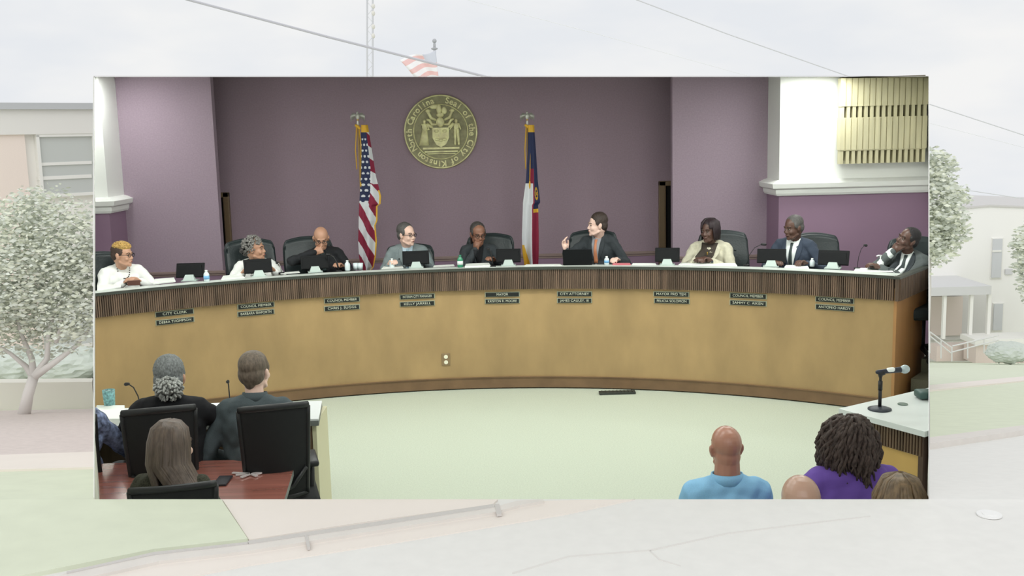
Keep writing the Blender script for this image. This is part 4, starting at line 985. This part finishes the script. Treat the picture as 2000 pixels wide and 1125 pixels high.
def H_locs(t, H):
    r = random.Random(8); bm = NB(); ell(bm, (0, -.02, .04), (.085, .10, .088), H, seg=20); n = 260
    for k in range(n):
        a = r.uniform(-2.75, 2.75); e = r.uniform(0, 1); x = math.sin(a); y = -math.cos(a); z0 = .135-.06*e; r0 = .03+.05*e
        L = r.uniform(.07, .17)+(.09 if -.1 < x < .35 and y < 0 else 0)*r.random(); w_ = r.uniform(1.0, 1.38); ph = r.uniform(0, 6)
        pts = []; m_ = 13
        for i in range(m_):
            v = i/(m_-1); rad = r0+(.108*w_*.92-r0)*min(1, v*1.7)**.7; zz = z0+.03*math.sin(min(1, v*2)*PI/2)*(1-v) - (L+z0-.02)*v**1.3
            pts.append((x*rad+.009*math.sin(ph+v*20), -.02+y*rad*.95+.009*math.cos(ph+v*20), zz))
        tube(bm, pts, [.0078]*(m_-2)+[.006, .003], 6, H)
    obj('locs', bm, mat('hair_locs', (70, 58, 52), .7, noise=(70, .5, (1, 1, 1))), t, True)
def H_thin(t, H):
    H_short(mat('hair_thinning_brown', (108, 88, 64), .6, noise=(40, .4, (1, .3, 1))), 1.02, 1.05, .002, 12)(t, H)
    r = random.Random(2); bm = NB()
    for k in range(150):
        a = r.uniform(-PI, PI); x = math.sin(a); y = -math.cos(a); tube(bm, [(x*.01, -.03+y*.01, .145), (x*.06, -.03+y*.07, .12), (x*.09, -.03+y*.105, .05+r.uniform(-.01, .01)), (x*.092, -.035+y*.10, -.03)], [.006, .009, .009, .005], 6, H)
    obj('hair_strands', bm, mat('hair_streaked_brown', (120, 100, 74), .5, noise=(60, .45, (1, 1, .3))), t, True)
H_fade = lambda t, H: H_short(sb_h, .98, 1.03, .0008)(t, H)
fleece = mat('grey_fleece', (72, 82, 86), .9, noise=(200, .12, (1, 1, 1))); cardigan = mat('black_cardigan', (16, 17, 22), .9); tweed = mat('dark_olive_knit', (58, 58, 46), .95, noise=(160, .6, (1, 1, 1))); polo = mat('light_blue_polo', (138, 192, 228), .8, noise=(180, .05, (1, 1, 1))); purple = mat('purple_top', (106, 76, 166), .8); patt2 = mat('blue_white_print', (120, 132, 164), .8, noise=(38, .75, (1, 1, 1)))
def collar(m, r=.075, z0=.575, h=.045):
    def f(t, T, H, tree, arms):
        bm = NB(); n = 28; L = []
        for k in range(n+1):
            a = R(-150+300*k/n)-PI/2; c_ = V((math.cos(a), math.sin(a)*.85, 0)); L.append([bm.verts.new(T @ (V((0, -.012, z0))+c_*q+V((0, 0, z)))) for q, z in ((r+.010, -.015), (r-.004, h), (r-.012, h), (r-.004, -.015))])
        for a, b in zip(L, L[1:]):
            for i in range(4): bm.faces.new((a[i], a[(i+1) % 4], b[(i+1) % 4], b[i]))
        bm.faces.new(L[0]); bm.faces.new(L[-1][::-1]); obj('collar', bm, m, t, True)
    return f
NK = (.03, .125)
person('woman with a curly silver bun in a black cardigan, seen from behind', 333, 739, Y=5.85, face=.05, skin='tan', lean=.22, hy=0, hp=.05, top=cardigan, topname='cardigan', fat=1.22, neck=(.04, .075), hair=H_bun, hands=((.20, .42, .36), (-.14, .40, .36)), poles=((1, -.2, -.6), (-1, -.2, -.6)), front=False)
person('man with short grey-brown hair in a grey fleece, seen from behind', 499, 727, Y=5.90, face=0, skin='pink', lean=.16, hy=-.25, top=fleece, fat=1.2, neck=(.03, .115), hair=H_fade, hands=((.12, .36, .36), (-.22, .22, .18)), poles=((.4, -.3, -1), (-.5, -.5, -.9)), front=False, extras=collar(fleece))
person('woman with long straight brown hair in a dark knit top, seen from behind', 340, 872, Y=4.86, face=-.15, skin='pale', lean=.10, hy=-.2, hp=.1, top=tweed, topname='knit_top', fat=1.0, neck=(.03, .10), hair=H_long, hands=((.10, .30, .20), (-.10, .30, .20)), front=False, fuzz=0)
AU = []
AU += [person('bald man in a light blue polo shirt, seen from behind', 1417, 876, Y=4.75, face=.0, skin='bald', lean=.05, hy=.1, top=polo, topname='polo_shirt', fat=1.22, neck=(.02, .118), nw=1.22, s=.95, hands=((.12, .34, .16), (-.12, .34, .16)), front=False, extras=collar(polo, .084, .582, .034), vox=.005, sleeve=.3)]
AU += [person('woman with long dark locs in a purple top, seen from behind', 1654, 868, Y=4.45, face=.05, skin='brown', lean=.08, hy=.0, hp=.1, top=purple, fat=1.25, topname='purple_top', neck=(.04, .06), hair=H_locs, hands=((.18, .34, .16), (-.18, .34, .16)), front=False, sleeve=.6)]
AU += [person('bald head at the bottom edge, left of the woman in the purple top', 1562, 984, Y=3.9, face=0, skin='bald2', lean=.05, top=mat('navy_shirt', (40, 46, 64), .8), topname='shirt', fat=1.05, neck=NK, hands=((.12, .34, .16), (-.12, .34, .16)), front=False, vox=.005)]
AU += [person('person with thinning streaked brown hair at the bottom right corner', 1752, 992, Y=3.62, face=-.1, skin='pink', lean=.05, top=mat('tan_shirt', (120, 104, 88), .8), topname='shirt', fat=1.0, neck=NK, hair=H_thin, hands=((.12, .34, .16), (-.12, .34, .16)), front=False, clipx=1814)]
person('person in a blue and white printed top, mostly cut by the left edge', 128, 742, Y=5.75, face=-.1, skin='tan', lean=.1, top=patt2, topname='printed_top', fat=1.25, neck=NK, hair=H_fade, hands=((.26, .42, .14), (-.12, .34, .16)), poles=((1, -.6, -.6), (-1, -.1, -.5)), front=False, clipx=186)
# stacking chairs under the audience at right (their backs stay below the parapet)
def stack_chair(label):
    t = thing('stacking_chair', label, 'chair', (0, 0, 0), 0, 'audience chairs at bottom right'); bm = NB(); box(bm, (0, 0, .38), (.42, .42, .05), bev=.02); obj('seat', bm, blackp, t, True)
    bm = NB(); box(bm, (0, -.22, .62), (.40, .04, .30), bev=.015); obj('backrest', bm, blackp, t, True)
    for sx in (-1, 1):
        for sy in (-1, 1): bm = NB(); tube(bm, [(sx*.19, sy*.19, .36), (sx*.21, sy*.23, 0)], .011); obj('leg', bm, blackp, t, True)
        bm = NB(); tube(bm, [(sx*.18, -.2, .38), (sx*.18, -.235, .72)], .011); obj('back_post', bm, blackp, t, True)
    return t

for k, (pt, loc_, fc_, sc__) in enumerate(AU):
    lb_ = 'black stacking chair under ' + ['the bald man in the blue polo shirt', 'the woman with long dark locs', 'the bald head at the bottom edge', 'the person with thinning brown hair'][k]
    ch_ = stack_chair(lb_) if k == 0 else dup(c0_, (0, 0, 0), 0, lb_)
    if k == 0: c0_ = ch_
    ch_.location = (loc_.x, loc_.y, 0); ch_.rotation_euler = (0, 0, fc_); ch_.scale = (1, 1, max(.6, (loc_.z+.0)/.405))
# ------------------------------------------------------------------ the street around the hall; its whitish haze is mixed into the base colours
SA, SB = onY(186, 975, YF), onY(1814, 975, YF)
GX = (SB.z-SA.z)/(SB.x-SA.x); G0 = SA.z-GX*SA.x; SL = .208
def gz(x, y): return G0+GX*x-SL*max(0, y-YF)
def gp(px, py, up=0):
    d = ray(px, py); t = (CAMH-G0-up)/(-(d.z-GX*d.x)) ; P = CO+d*t
    if P.y > YF: t = (CAMH-G0-up-SL*YF)/(-(d.z-GX*d.x+SL*d.y)); P = CO+d*t
    return P
asph = mat('pale_asphalt', (229, 228, 224), .95, noise=(22, .02, (1, 1, 1))); grass_m = mat('pale_grass', (216, 222, 200), .95, noise=(9, .035, (1, 1, 1))); conc = mat('pale_concrete', (234, 226, 218), .9, noise=(5, .015, (1, 1, 1)))
kerb_m = mat('kerb_concrete', (222, 217, 211), .9, noise=(14, .03, (1, 1, 1))); mulch_m = mat('pale_mulch', (214, 203, 198), .95, noise=(30, .06, (1, 1, 1))); joint_shade_m = mat('kerb_joint_shade_grey', (203, 199, 195), .9)
far_g = mat('distant_ground', (222, 224, 208), .95)
def ground(name, pts, th=.3, m=asph, up=0): bm = NB(); prism(bm, [V((x, y, gz(x, y)+up)) for x, y in pts], V((0, 0, -th))); return struct(name, bm, m)
def wx(px, y):                                            # where the outside of a side wall meets the street level
    z = gz(-.4*y if px < 1000 else .4*y, y); return side(px, y, z).x
o = ground('road', [(-9, -3), (9, -3), (9, YF-.0), (SB.x+.0, YF), (SA.x, YF), (-9, YF)])
NS = 14; ys = [YF+(YB+.05-YF)*k/NS for k in range(NS+1)]
ground('ground_left', [(-60, YF), (SA.x, YF)]+[(wx(184.3, y), y) for y in ys[1:]]+[(-60, YB+.05)], m=far_g)
ground('ground_right', [(60, YF), (60, YB+.05)]+[(wx(1815.7, y), y) for y in ys[::-1]], m=asph)
ground('ground_far', [(-60, YB+.05), (60, YB+.05), (60, 75), (-60, 75)], m=far_g)
def patch(name, pts, m, up=.012, th=.03, kind=True, label=None, cat_=None):
    bm = NB(); prism(bm, [gp(x, y, up) for x, y in pts], V((0, 0, -th))); o = obj(name, bm, m)
    if label: tag(o, label, cat_)
    else: o['kind'] = 'structure'
    return o
# left side beyond the sill line
patch('lawn_left', [(-300, 925), (184, 912), (184, 975), (-300, 975)], grass_m); patch('lawn_near', [(-300, 975), (432, 975), (484, 1052), (300, 1072), (120, 1108), (20, 1128), (-300, 1190)], grass_m)
patch('sidewalk_left', [(-300, 898), (184, 882), (184, 912), (-300, 925)], conc, .02); patch('mulch_bed', [(-300, 808), (184, 798), (184, 882), (-300, 898)], mulch_m)
bm = NB(); a, b = gp(-300, 806), gp(184, 797); a2, b2 = a+V((0, .12, 0)), b+V((-.04, .12, 0)); h_ = .20
prism(bm, [a, b, b2, a2], V((0, 0, h_))); bm2 = tag(obj('garden_wall', bm, mat('beige_wall', (232, 229, 220), .9)), 'low beige garden wall behind the mulch bed at left', 'wall')
patch('driveway', [(434, 975), (972, 975), (962, 985), (720, 1018), (486, 1054)], conc, .006)
patch('kerb', [(60, 1150), (130, 1118), (300, 1082), (484, 1062), (720, 1028), (965, 990), (1010, 978), (1060, 975), (1062, 978), (1015, 986), (970, 999), (722, 1038), (490, 1075), (310, 1096), (150, 1132), (90, 1155)], kerb_m, .012)
patch('gutter', [(90, 1155), (150, 1132), (310, 1096), (490, 1075), (722, 1038), (970, 999), (1015, 986), (1062, 978), (1240, 975), (1100, 1005), (830, 1050), (480, 1105), (300, 1140)], conc, .003, .01)
for i_, q in enumerate(([(130, 1116), (300, 1078), (484, 1058), (484, 1062), (300, 1083), (130, 1120)], [(484, 1056), (720, 1021), (964, 984), (965, 990), (720, 1028), (486, 1062)], [(595, 1046), (601, 1045), (606, 1068), (600, 1069)], [(966, 985), (975, 984), (980, 1003), (970, 1004)])): patch('kerb_joint_and_shade', q, joint_shade_m, .014, .008)  # long strips paint the shadow gap along the kerb, short ones its joints
# right side
patch('lawn_right', [(1816, 703), (2300, 700), (2300, 790), (2000, 832), (1816, 856)], grass_m)
patch('path_right', [(1816, 752), (2000, 735), (2300, 712), (2300, 720), (2000, 743), (1816, 762)], conc, .03)
patch('kerb_right', [(1816, 854), (2000, 830), (2300, 788), (2300, 797), (2000, 840), (1816, 866)], kerb_m, .03, .05)
bm = NB(); c = gp(1932, 1006, .002); cyl(bm, c, .035, .004, seg=24); cyl(bm, c, .02, .006, seg=24); tag(obj('manhole_cover', bm, mat('pale_cover', (238, 238, 236), .9)), 'small round pale cover set in the road at right', 'manhole cover')
for q in ([(1000, 1118), (1110, 1085), (1270, 1073), (1420, 1040), (1600, 1018), (1700, 1007), (1700, 1009), (1600, 1021), (1420, 1043), (1272, 1076), (1110, 1088), (1002, 1121)], [(1270, 1074), (1290, 1092), (1330, 1104), (1330, 1106), (1288, 1094), (1268, 1076)]): patch('road_crack', q, mat('crack_grey', (222, 219, 215), .9), .001, .004)

# trees
leafp = mat('pale_leaf', (216, 221, 210), .8, noise=(3, .05, (1, 1, 1))); leafp2 = mat('pale_leaf_yellow', (226, 230, 212), .8, noise=(3, .04, (1, 1, 1))); bark = mat('pale_bark', (216, 212, 208), .9); hedge_m = mat('pale_hedge', (198, 205, 197), .9, noise=(8, .06, (1, 1, 1)))
def leaves(cents, n, sz, seed, clip_px=None):
    r = random.Random(seed); bm = NB(); k = 0; tot = sum(c[1]**2 for c in cents)
    for c, rad in cents:
        for _ in range(int(n*rad*rad/tot)):
            d = V((r.gauss(0, 1), r.gauss(0, 1), r.gauss(0, 1))).normalized()*rad*r.uniform(.35, 1.05); p = V(c)+d
            if clip_px:
                e = p-CO; u = 1000+FPX*e.dot(CR)/e.dot(FWD)
                if (u > clip_px-3 if clip_px < 1000 else u < clip_px+3) and p.y < YB+.1: continue
            a = V((r.gauss(0, 1), r.gauss(0, 1), r.gauss(0, 1))).normalized(); x, y, z = frame(a); s = sz*r.uniform(.6, 1.3)
            f = bm.faces.new([bm.verts.new(p+x*s), bm.verts.new(p+y*s*.5), bm.verts.new(p-x*s), bm.verts.new(p-y*s*.5)]); f.material_index = 0 if r.random() < .6 else 1
    return bm
tb = gp(50, 812); t = thing('small_tree', 'small multi-stemmed tree with pale crown standing in the mulch bed', 'tree', tb)
Yt = tb.y
def at(px, py, dy=0): return onY(px, py, Yt+dy)-tb
bm = NB(); tube(bm, [at(46, 815), at(55, 770), at(66, 735)], [.045, .036, .034])
for pts in ([(66, 738), (50, 715), (20, 690), (-20, 665)], [(66, 738), (62, 700), (40, 650), (30, 600)], [(68, 735), (92, 700), (95, 650), (110, 600)], [(68, 735), (110, 705), (150, 675), (176, 640)], [(95, 655), (110, 665), (120, 640), (118, 610)]):
    tube(bm, [at(x, y, .06*math.sin(i*2+x)) for i, (x, y) in enumerate(pts)], [.026, .019, .013, .007])
obj('trunk', bm, bark, t, True)
cents = [(at(x, y, dy), r_) for x, y, dy, r_ in ((20, 470, .1, .30), (90, 450, 0, .30), (150, 470, -.1, .26), (40, 540, -.1, .34), (120, 550, .1, .34), (10, 600, 0, .30), (80, 620, .1, .30), (150, 620, -.1, .24), (-60, 520, .1, .36), (-50, 610, 0, .34), (60, 420, 0, .18), (165, 540, 0, .22))]
o = obj('foliage', leaves([(c+tb, r_) for c, r_ in cents], 15000, .019, 1, 184), [leafp, leafp2], t); o.data.transform(Matrix.Translation(-tb))
def tree(name, label, px, pbase, Y, cents_px, n, sz, seed, scale=1):
    zb = gz(onY(px, pbase, Y).x, Y); b = onY(px, pbase, Y); b = V((b.x, Y, zb)); t = thing(name, label, 'tree', b)
    cs = [(onY(x, y, Y+dy), r_) for x, y, dy, r_ in cents_px]; o = obj('foliage', leaves(cs, n, sz, seed, None), [leafp, leafp2], t); o.data.transform(Matrix.Translation(-b))
    top_ = max(c[0].z for c in cs)-b.z; bm = NB(); tube(bm, [V((0, 0, -.1)), V((.05, 0, top_*.4)), V((0, 0, top_*.9))], [.16*scale, .12*scale, .05*scale]); obj('trunk', bm, bark, t, True); return t
tree('street_tree', 'pale leafy tree rising behind the right edge of the hall', 1800, 720, 24, [(1800, 340, 0, .7), (1835, 330, .3, .45), (1830, 400, -.4, .75), (1850, 450, .2, .55), (1800, 460, 0, .9), (1862, 380, .1, .35), (1824, 480, 0, .4)], 5200, .075, 21)
tree('street_tree', 'pale leafy tree entering at the right edge of the view', 2040, 700, 30, [(2030, 480, 0, .8), (2010, 520, .2, .5), (2050, 560, 0, .9), (1998, 480, 0, .3)], 2600, .085, 22)
def bush(label, px, py, Y, rx, rz_, seed, n=1500):
    c = onY(px, py, Y); bm = NB(); r = random.Random(seed); T_ = Matrix.Translation(c); bmesh.ops.create_icosphere(bm, subdivisions=4, radius=1, matrix=T_ @ Matrix.Diagonal((rx, rx*.8, rz_, 1)))
    for v_ in bm.verts:
        d = (v_.co-c); v_.co += d*(.06*math.sin(v_.co.x*31/rx*.3)*math.sin(v_.co.z*29/rx*.3)+r.uniform(-.05, .05))
    lv = leaves([(c+V((r.uniform(-rx, rx)*.7, -.1, r.uniform(-.5, .7)*rz_)), rz_*.55) for _ in range(14)], n, rz_*.07, seed); me = bpy.data.meshes.new('x'); lv.to_mesh(me); bm.from_mesh(me); bpy.data.meshes.remove(me)
    tag(obj('shrub', bm, hedge_m), label, 'shrub')
bush('rounded pale shrub beneath the small tree, nearer the left edge', 20, 712, 9.4, .36, .17, 31); bush('rounded pale shrub beneath the small tree, right of its trunk', 118, 712, 9.5, .42, .17, 32)
bush('rounded pale shrub in front of the brick planter at right', 1968, 688, 27, .55, .30, 33)

# left building
wallp = mat('pale_render', (244, 242, 236), .9); brick_p = mat('pale_pink_brick', (240, 226, 216), .9, noise=(60, .03, (1, 1, 3))); trimd = mat('roof_edge_grey', (192, 194, 196), .8); glassp = mat('pale_window_glass', (200, 204, 200), .25); framep = mat('pale_window_frame', (236, 235, 230), .7); winr = mat('window_lintel', (196, 198, 198), .8)
P0 = onY(-190, 745, 13.4); P1 = onY(260, 745, 15.6); ax = V((P1.x-P0.x, P1.y-P0.y, 0)); LB = ax.length; ax.normalize(); ay = V((-ax.y, ax.x, 0))
def hit(px, py):                                          # distance along, and height on, the facade plane
    d = ray(px, py); o_ = V((P0.x, P0.y, 0))-V((0, 0, CAMH)); tt = V((P0.x, P0.y, 0)).dot(ay)/d.dot(ay); p = CO+d*tt; return (p-V((P0.x, P0.y, 0))).dot(ax), p.z
bl = thing('brick_building', 'pale two-tone building with large windows and flat roof at left', 'building', (P0.x, P0.y, P0.z-.8), math.atan2(ax.y, ax.x))
zo = P0.z-.8
def fbox(bm, pxa, pya, pxb, pyb, dep, out=0):
    a0_, z1_ = hit(pxa, pya); a1_, _ = hit(pxb, pya); _, z0_ = hit(pxa, pyb); box(bm, ((a0_+a1_)/2, dep/2-out, (z0_+z1_)/2-zo), (a1_-a0_, dep, z1_-z0_))
_, zroof = hit(90, 212)
bm = NB(); box(bm, (LB/2, 2.02, (zroof-zo-.0)/2), (LB, 4, zroof-zo)); obj('wall', bm, wallp, bl)
bm = NB(); a1_, _ = hit(58, 400); _, zb1 = hit(30, 256); box(bm, (a1_/2, -.02, (zb1-zo)/2), (a1_, .06, zb1-zo)); obj('brick_panel', bm, brick_p, bl)
bm = NB(); box(bm, (LB/2, 1.95, zroof-zo+.03), (LB+.3, 4.2, .09)); obj('roof_edge', bm, trimd, bl)
bm = NB(); _, zf = hit(90, 262); box(bm, (LB/2, -.03, (zf+zroof)/2-zo), (LB, .12, zroof-zf)); obj('fascia', bm, mat('pale_fascia', (231, 229, 224), .9), bl)
for (ya, yb) in ((264, 385), (600, 690)):
    f = None; bm = NB()
    fbox(bm, 66, ya, 72, yb, .1, .08); fbox(bm, 176, ya, 182, yb, .1, .08); fbox(bm, 66, ya-2, 182, ya+4, .1, .08); fbox(bm, 66, yb-4, 182, yb+2, .1, .08)
    if ya < 300: fbox(bm, 72, 318, 176, 324, .08, .06); fbox(bm, 72, 345, 176, 352, .08, .06)
    f = obj('window', bm, framep, bl)
    bm = NB(); fbox(bm, 71, ya+2, 177, yb-2, .03, .04); obj('pane', bm, glassp, f)
# right building and its entrance
wr_ = mat('right_wall_pale', (242, 241, 238), .9); YR = 33
br_ = thing('office_building', 'pale office building with tall narrow windows and an entrance canopy at right', 'building', (0, 0, 0))
def rb(bm, xa, ya, xb, yb, dep=.3, out=0, Y=YR):
    a = onY(xa, ya, Y-out); b = onY(xb, yb, Y-out); box(bm, ((a.x+b.x)/2, Y-out+dep/2, (a.z+b.z)/2), (abs(b.x-a.x), dep, abs(a.z-b.z)))
bm = NB(); a = onY(1872, 408, YR); b = onY(1932, 403, YR); c = onY(2080, 420, YR); d = onY(1700, 424, YR); zb_ = gz(c.x, YR)-.3
prism(bm, [V((d.x, YR, zb_)), V((c.x+3, YR, zb_)), V((c.x+3, YR, c.z)), V((b.x, YR, b.z)), V((d.x, YR, d.z))], V((0, 7, 0))); obj('wall', bm, wr_, br_)
bm = NB(); prism(bm, [V((d.x, YR-.05, d.z)), V((b.x, YR-.05, b.z)), V((c.x+3, YR-.05, c.z)), V((c.x+3, YR-.05, c.z+.06)), V((b.x, YR-.05, b.z+.06)), V((d.x, YR-.05, d.z+.06))], V((0, 7.1, 0))); obj('roof_edge', bm, mat('roof_line_pale', (206, 204, 202), .8), br_)
wg = mat('tall_window_glass', (205, 207, 210), .3)
for (xa, ya, xb, yb) in ((1939, 466, 1956, 543), (1941, 593, 1958, 646)):
    bm = NB(); rb(bm, xa-1, ya-1, xb+1, yb+1, .1, .04); f = obj('window', bm, framep, br_); bm = NB(); rb(bm, xa+1, ya+1, xb-1, yb-1, .06, .08); 
    g_ = obj('pane', bm, wg, f)
    if ya < 500: bm = NB(); rb(bm, xa, 489, xb, 492, .05, .1); obj('glazing_bar', bm, framep, f)
bm = NB(); rb(bm, 1700, 565, 1936, 575, 2.4, 2.4); obj('canopy', bm, mat('canopy_grey', (208, 208, 208), .8), br_)
bm = NB(); rb(bm, 1816, 576, 1932, 662, .1, .1); f = obj('entrance_recess', bm, mat('recess_grey', (214, 213, 210), .9), br_)
for xa, xb, mm in ((1820, 1843, brick_p), (1848, 1878, brick_p)): bm = NB(); rb(bm, xa, 580, xb, 655, .08, .2); obj('door', bm, mat('entrance_brick', (224, 212, 204), .9), br_)
for x in (1845, 1897, 1932): bm = NB(); rb(bm, x-1.2, 575, x+1.2, 662, .12, 2.3); obj('column', bm, framep, br_)
bm = NB(); rb(bm, 1964, 526, 1978, 536, .04, .05); obj('wall_sign', bm, mat('sign_pale_grey', (212, 212, 214), .8), br_)
t = thing('brick_planter', 'low pale brick planter wall before the office building at right', 'planter', (0, 0, 0))
pb = mat('planter_brick', (224, 210, 202), .9, noise=(30, .04, (1, 1, 2)))
bm = NB(); rb(bm, 1907, 668, 2090, 706, .8, 0, 30); rb(bm, 1830, 676, 1905, 704, .5, 0, 31); obj('brick_wall', bm, pb, t)
bm = NB(); rb(bm, 1905, 664, 2090, 669, 1.0, .1, 30); obj('coping', bm, framep, t)
t = thing('handrail', 'pale metal handrails beside the entrance ramp at right', 'handrail', (0, 0, 0)); rl = mat('rail_pale', (218, 218, 216), .5)
for k, (qa, qb) in enumerate((((1816, 648), (1860, 680)), ((1816, 656), (1858, 690)), ((1860, 676), (1950, 655)), ((1858, 688), (1950, 664)))):
    bm = NB(); tube(bm, [onY(*qa, 29.5), onY(*qb, 29.5)], .022, 6); obj('rail', bm, rl, t)
for x, y0, y1 in ((1816, 648, 690), (1838, 664, 700), (1859, 678, 706), (1890, 668, 700), (1922, 660, 690)): bm = NB(); tube(bm, [onY(x, y0, 29.5), onY(x, y1, 29.5)], .02, 6); obj('rail_post', bm, rl, t)
# mast, flag pole, wires above the roof
grm = mat('pale_metal', (206, 207, 211), .6)
Ym = 55; t = thing('antenna_mast', 'tall thin lattice antenna mast rising behind the hall', 'mast', onY(722, 700, Ym))
b0_ = onY(722, 700, Ym); bm = NB()
for x in (717, 728): tube(bm, [onY(x, 700, Ym)-b0_, onY(x, -120, Ym)-b0_], .055, 6)
obj('mast_leg', bm, grm, t)
bm = NB(); n = 60
for k in range(n):
    ya, yb = 700-820*k/n, 700-820*(k+1)/n; tube(bm, [onY(717 if k % 2 else 728, ya, Ym)-b0_, onY(728 if k % 2 else 717, yb, Ym)-b0_], .02, 5)
obj('lattice_brace', bm, mat('pale_metal_light', (224, 225, 228), .6), t)
for y in (12, 26, 52, 70): bm = NB(); ell(bm, onY(729, y, Ym)-b0_, (.10, .10, .14), seg=10); obj('antenna', bm, mat('antenna_cream', (222, 220, 212), .6), t)
Yf = 40; t = thing('flag_pole', 'tall pale flag pole with ball top behind the hall roof', 'flag pole', onY(849, 700, Yf)); b0_ = onY(849, 700, Yf)
bm = NB(); tube(bm, [V((0, 0, 0)), onY(849, 95, Yf)-b0_], .055, 10); obj('pole', bm, grm, t); bm = NB(); ell(bm, onY(848.5, 80, Yf)-b0_, .085, seg=12); cap(bm, onY(848.5, 92, Yf)-b0_, onY(848.5, 86, Yf)-b0_, .05); ell(bm, onY(848.5, 95, Yf)-b0_, (.13, .13, .05)); obj('ball_top', bm, mat('ball_grey', (176, 178, 182), .5), t, True)
bm = NB(); G = []; nu, nv = 40, 40
for j in range(nv+1):
    v = j/nv; row = []
    for i in range(nu+1):
        u = i/nu; xr = 851+8*v; xl = 780+48*v**.8; x = xr+(xl-xr)*u; y = (98+70*v) + (18+(-10)*v)*u + 3*math.sin(u*7+v*3)
        row.append(bm.verts.new(onY(x, y, Yf-.15-.25*math.sin(u*8+v*2)*u)))
    G.append(row)
for j in range(nv):
    for i in range(nu):
        f = bm.faces.new((G[j][i], G[j+1][i], G[j+1][i+1], G[j][i+1])); u, v = (i+.5)/nu, (j+.5)/nv; f.material_index = 2 if (u < .38 and v < .30 and u < .5-v*.6) else (0 if int(v*8+.5) % 2 else 1)
ex = bmesh.ops.extrude_face_region(bm, geom=bm.faces[:])
for v_ in ex['geom']:
    if isinstance(v_, bmesh.types.BMVert): v_.co.y += .02
tag(obj('outdoor_flag', bm, [mat('hazed_red', (234, 196, 192), .8), mat('hazed_white', (240, 240, 240), .8), mat('hazed_blue', (208, 212, 222), .8)], None, True), 'American flag waving on the pale pole above the hall roof', 'flag')  # flag colours whitened by the painted haze
for lab, pts, Yw, r_, m_ in (('thickest overhead wire, running down from the upper left', [(330, -12), (370, 0), (640, 72), (950, 150), (1100, 184)], 24, .030, 'wire_grey'), ('overhead wire running down from the top centre to the right edge', [(1200, -20), (1245, 0), (1420, 66), (1660, 150), (1814, 203), (2000, 264), (2100, 292)], 24, .014, 'wire_mid'),
        ('faintest overhead wire, crossing above the middle of the roof', [(860, -16), (915, 0), (1180, 70), (1460, 148), (1814, 240), (2000, 288), (2080, 305)], 30, .008, 'wire_pale'), ('lowest overhead wire, at the right above the office building', [(1700, 335), (1814, 362), (1900, 373), (2000, 388), (2100, 400)], 26, .014, 'wire_mid')):
    bm = NB(); tube(bm, [onY(x, y, Yw+.6*i) for i, (x, y) in enumerate(pts)], r_, 6); tag(obj('power_line', bm, mat(m_, {'wire_grey': (196, 196, 202), 'wire_mid': (216, 217, 221), 'wire_pale': (236, 237, 239)}[m_], .7)), lab, 'power line', 'overhead wires')
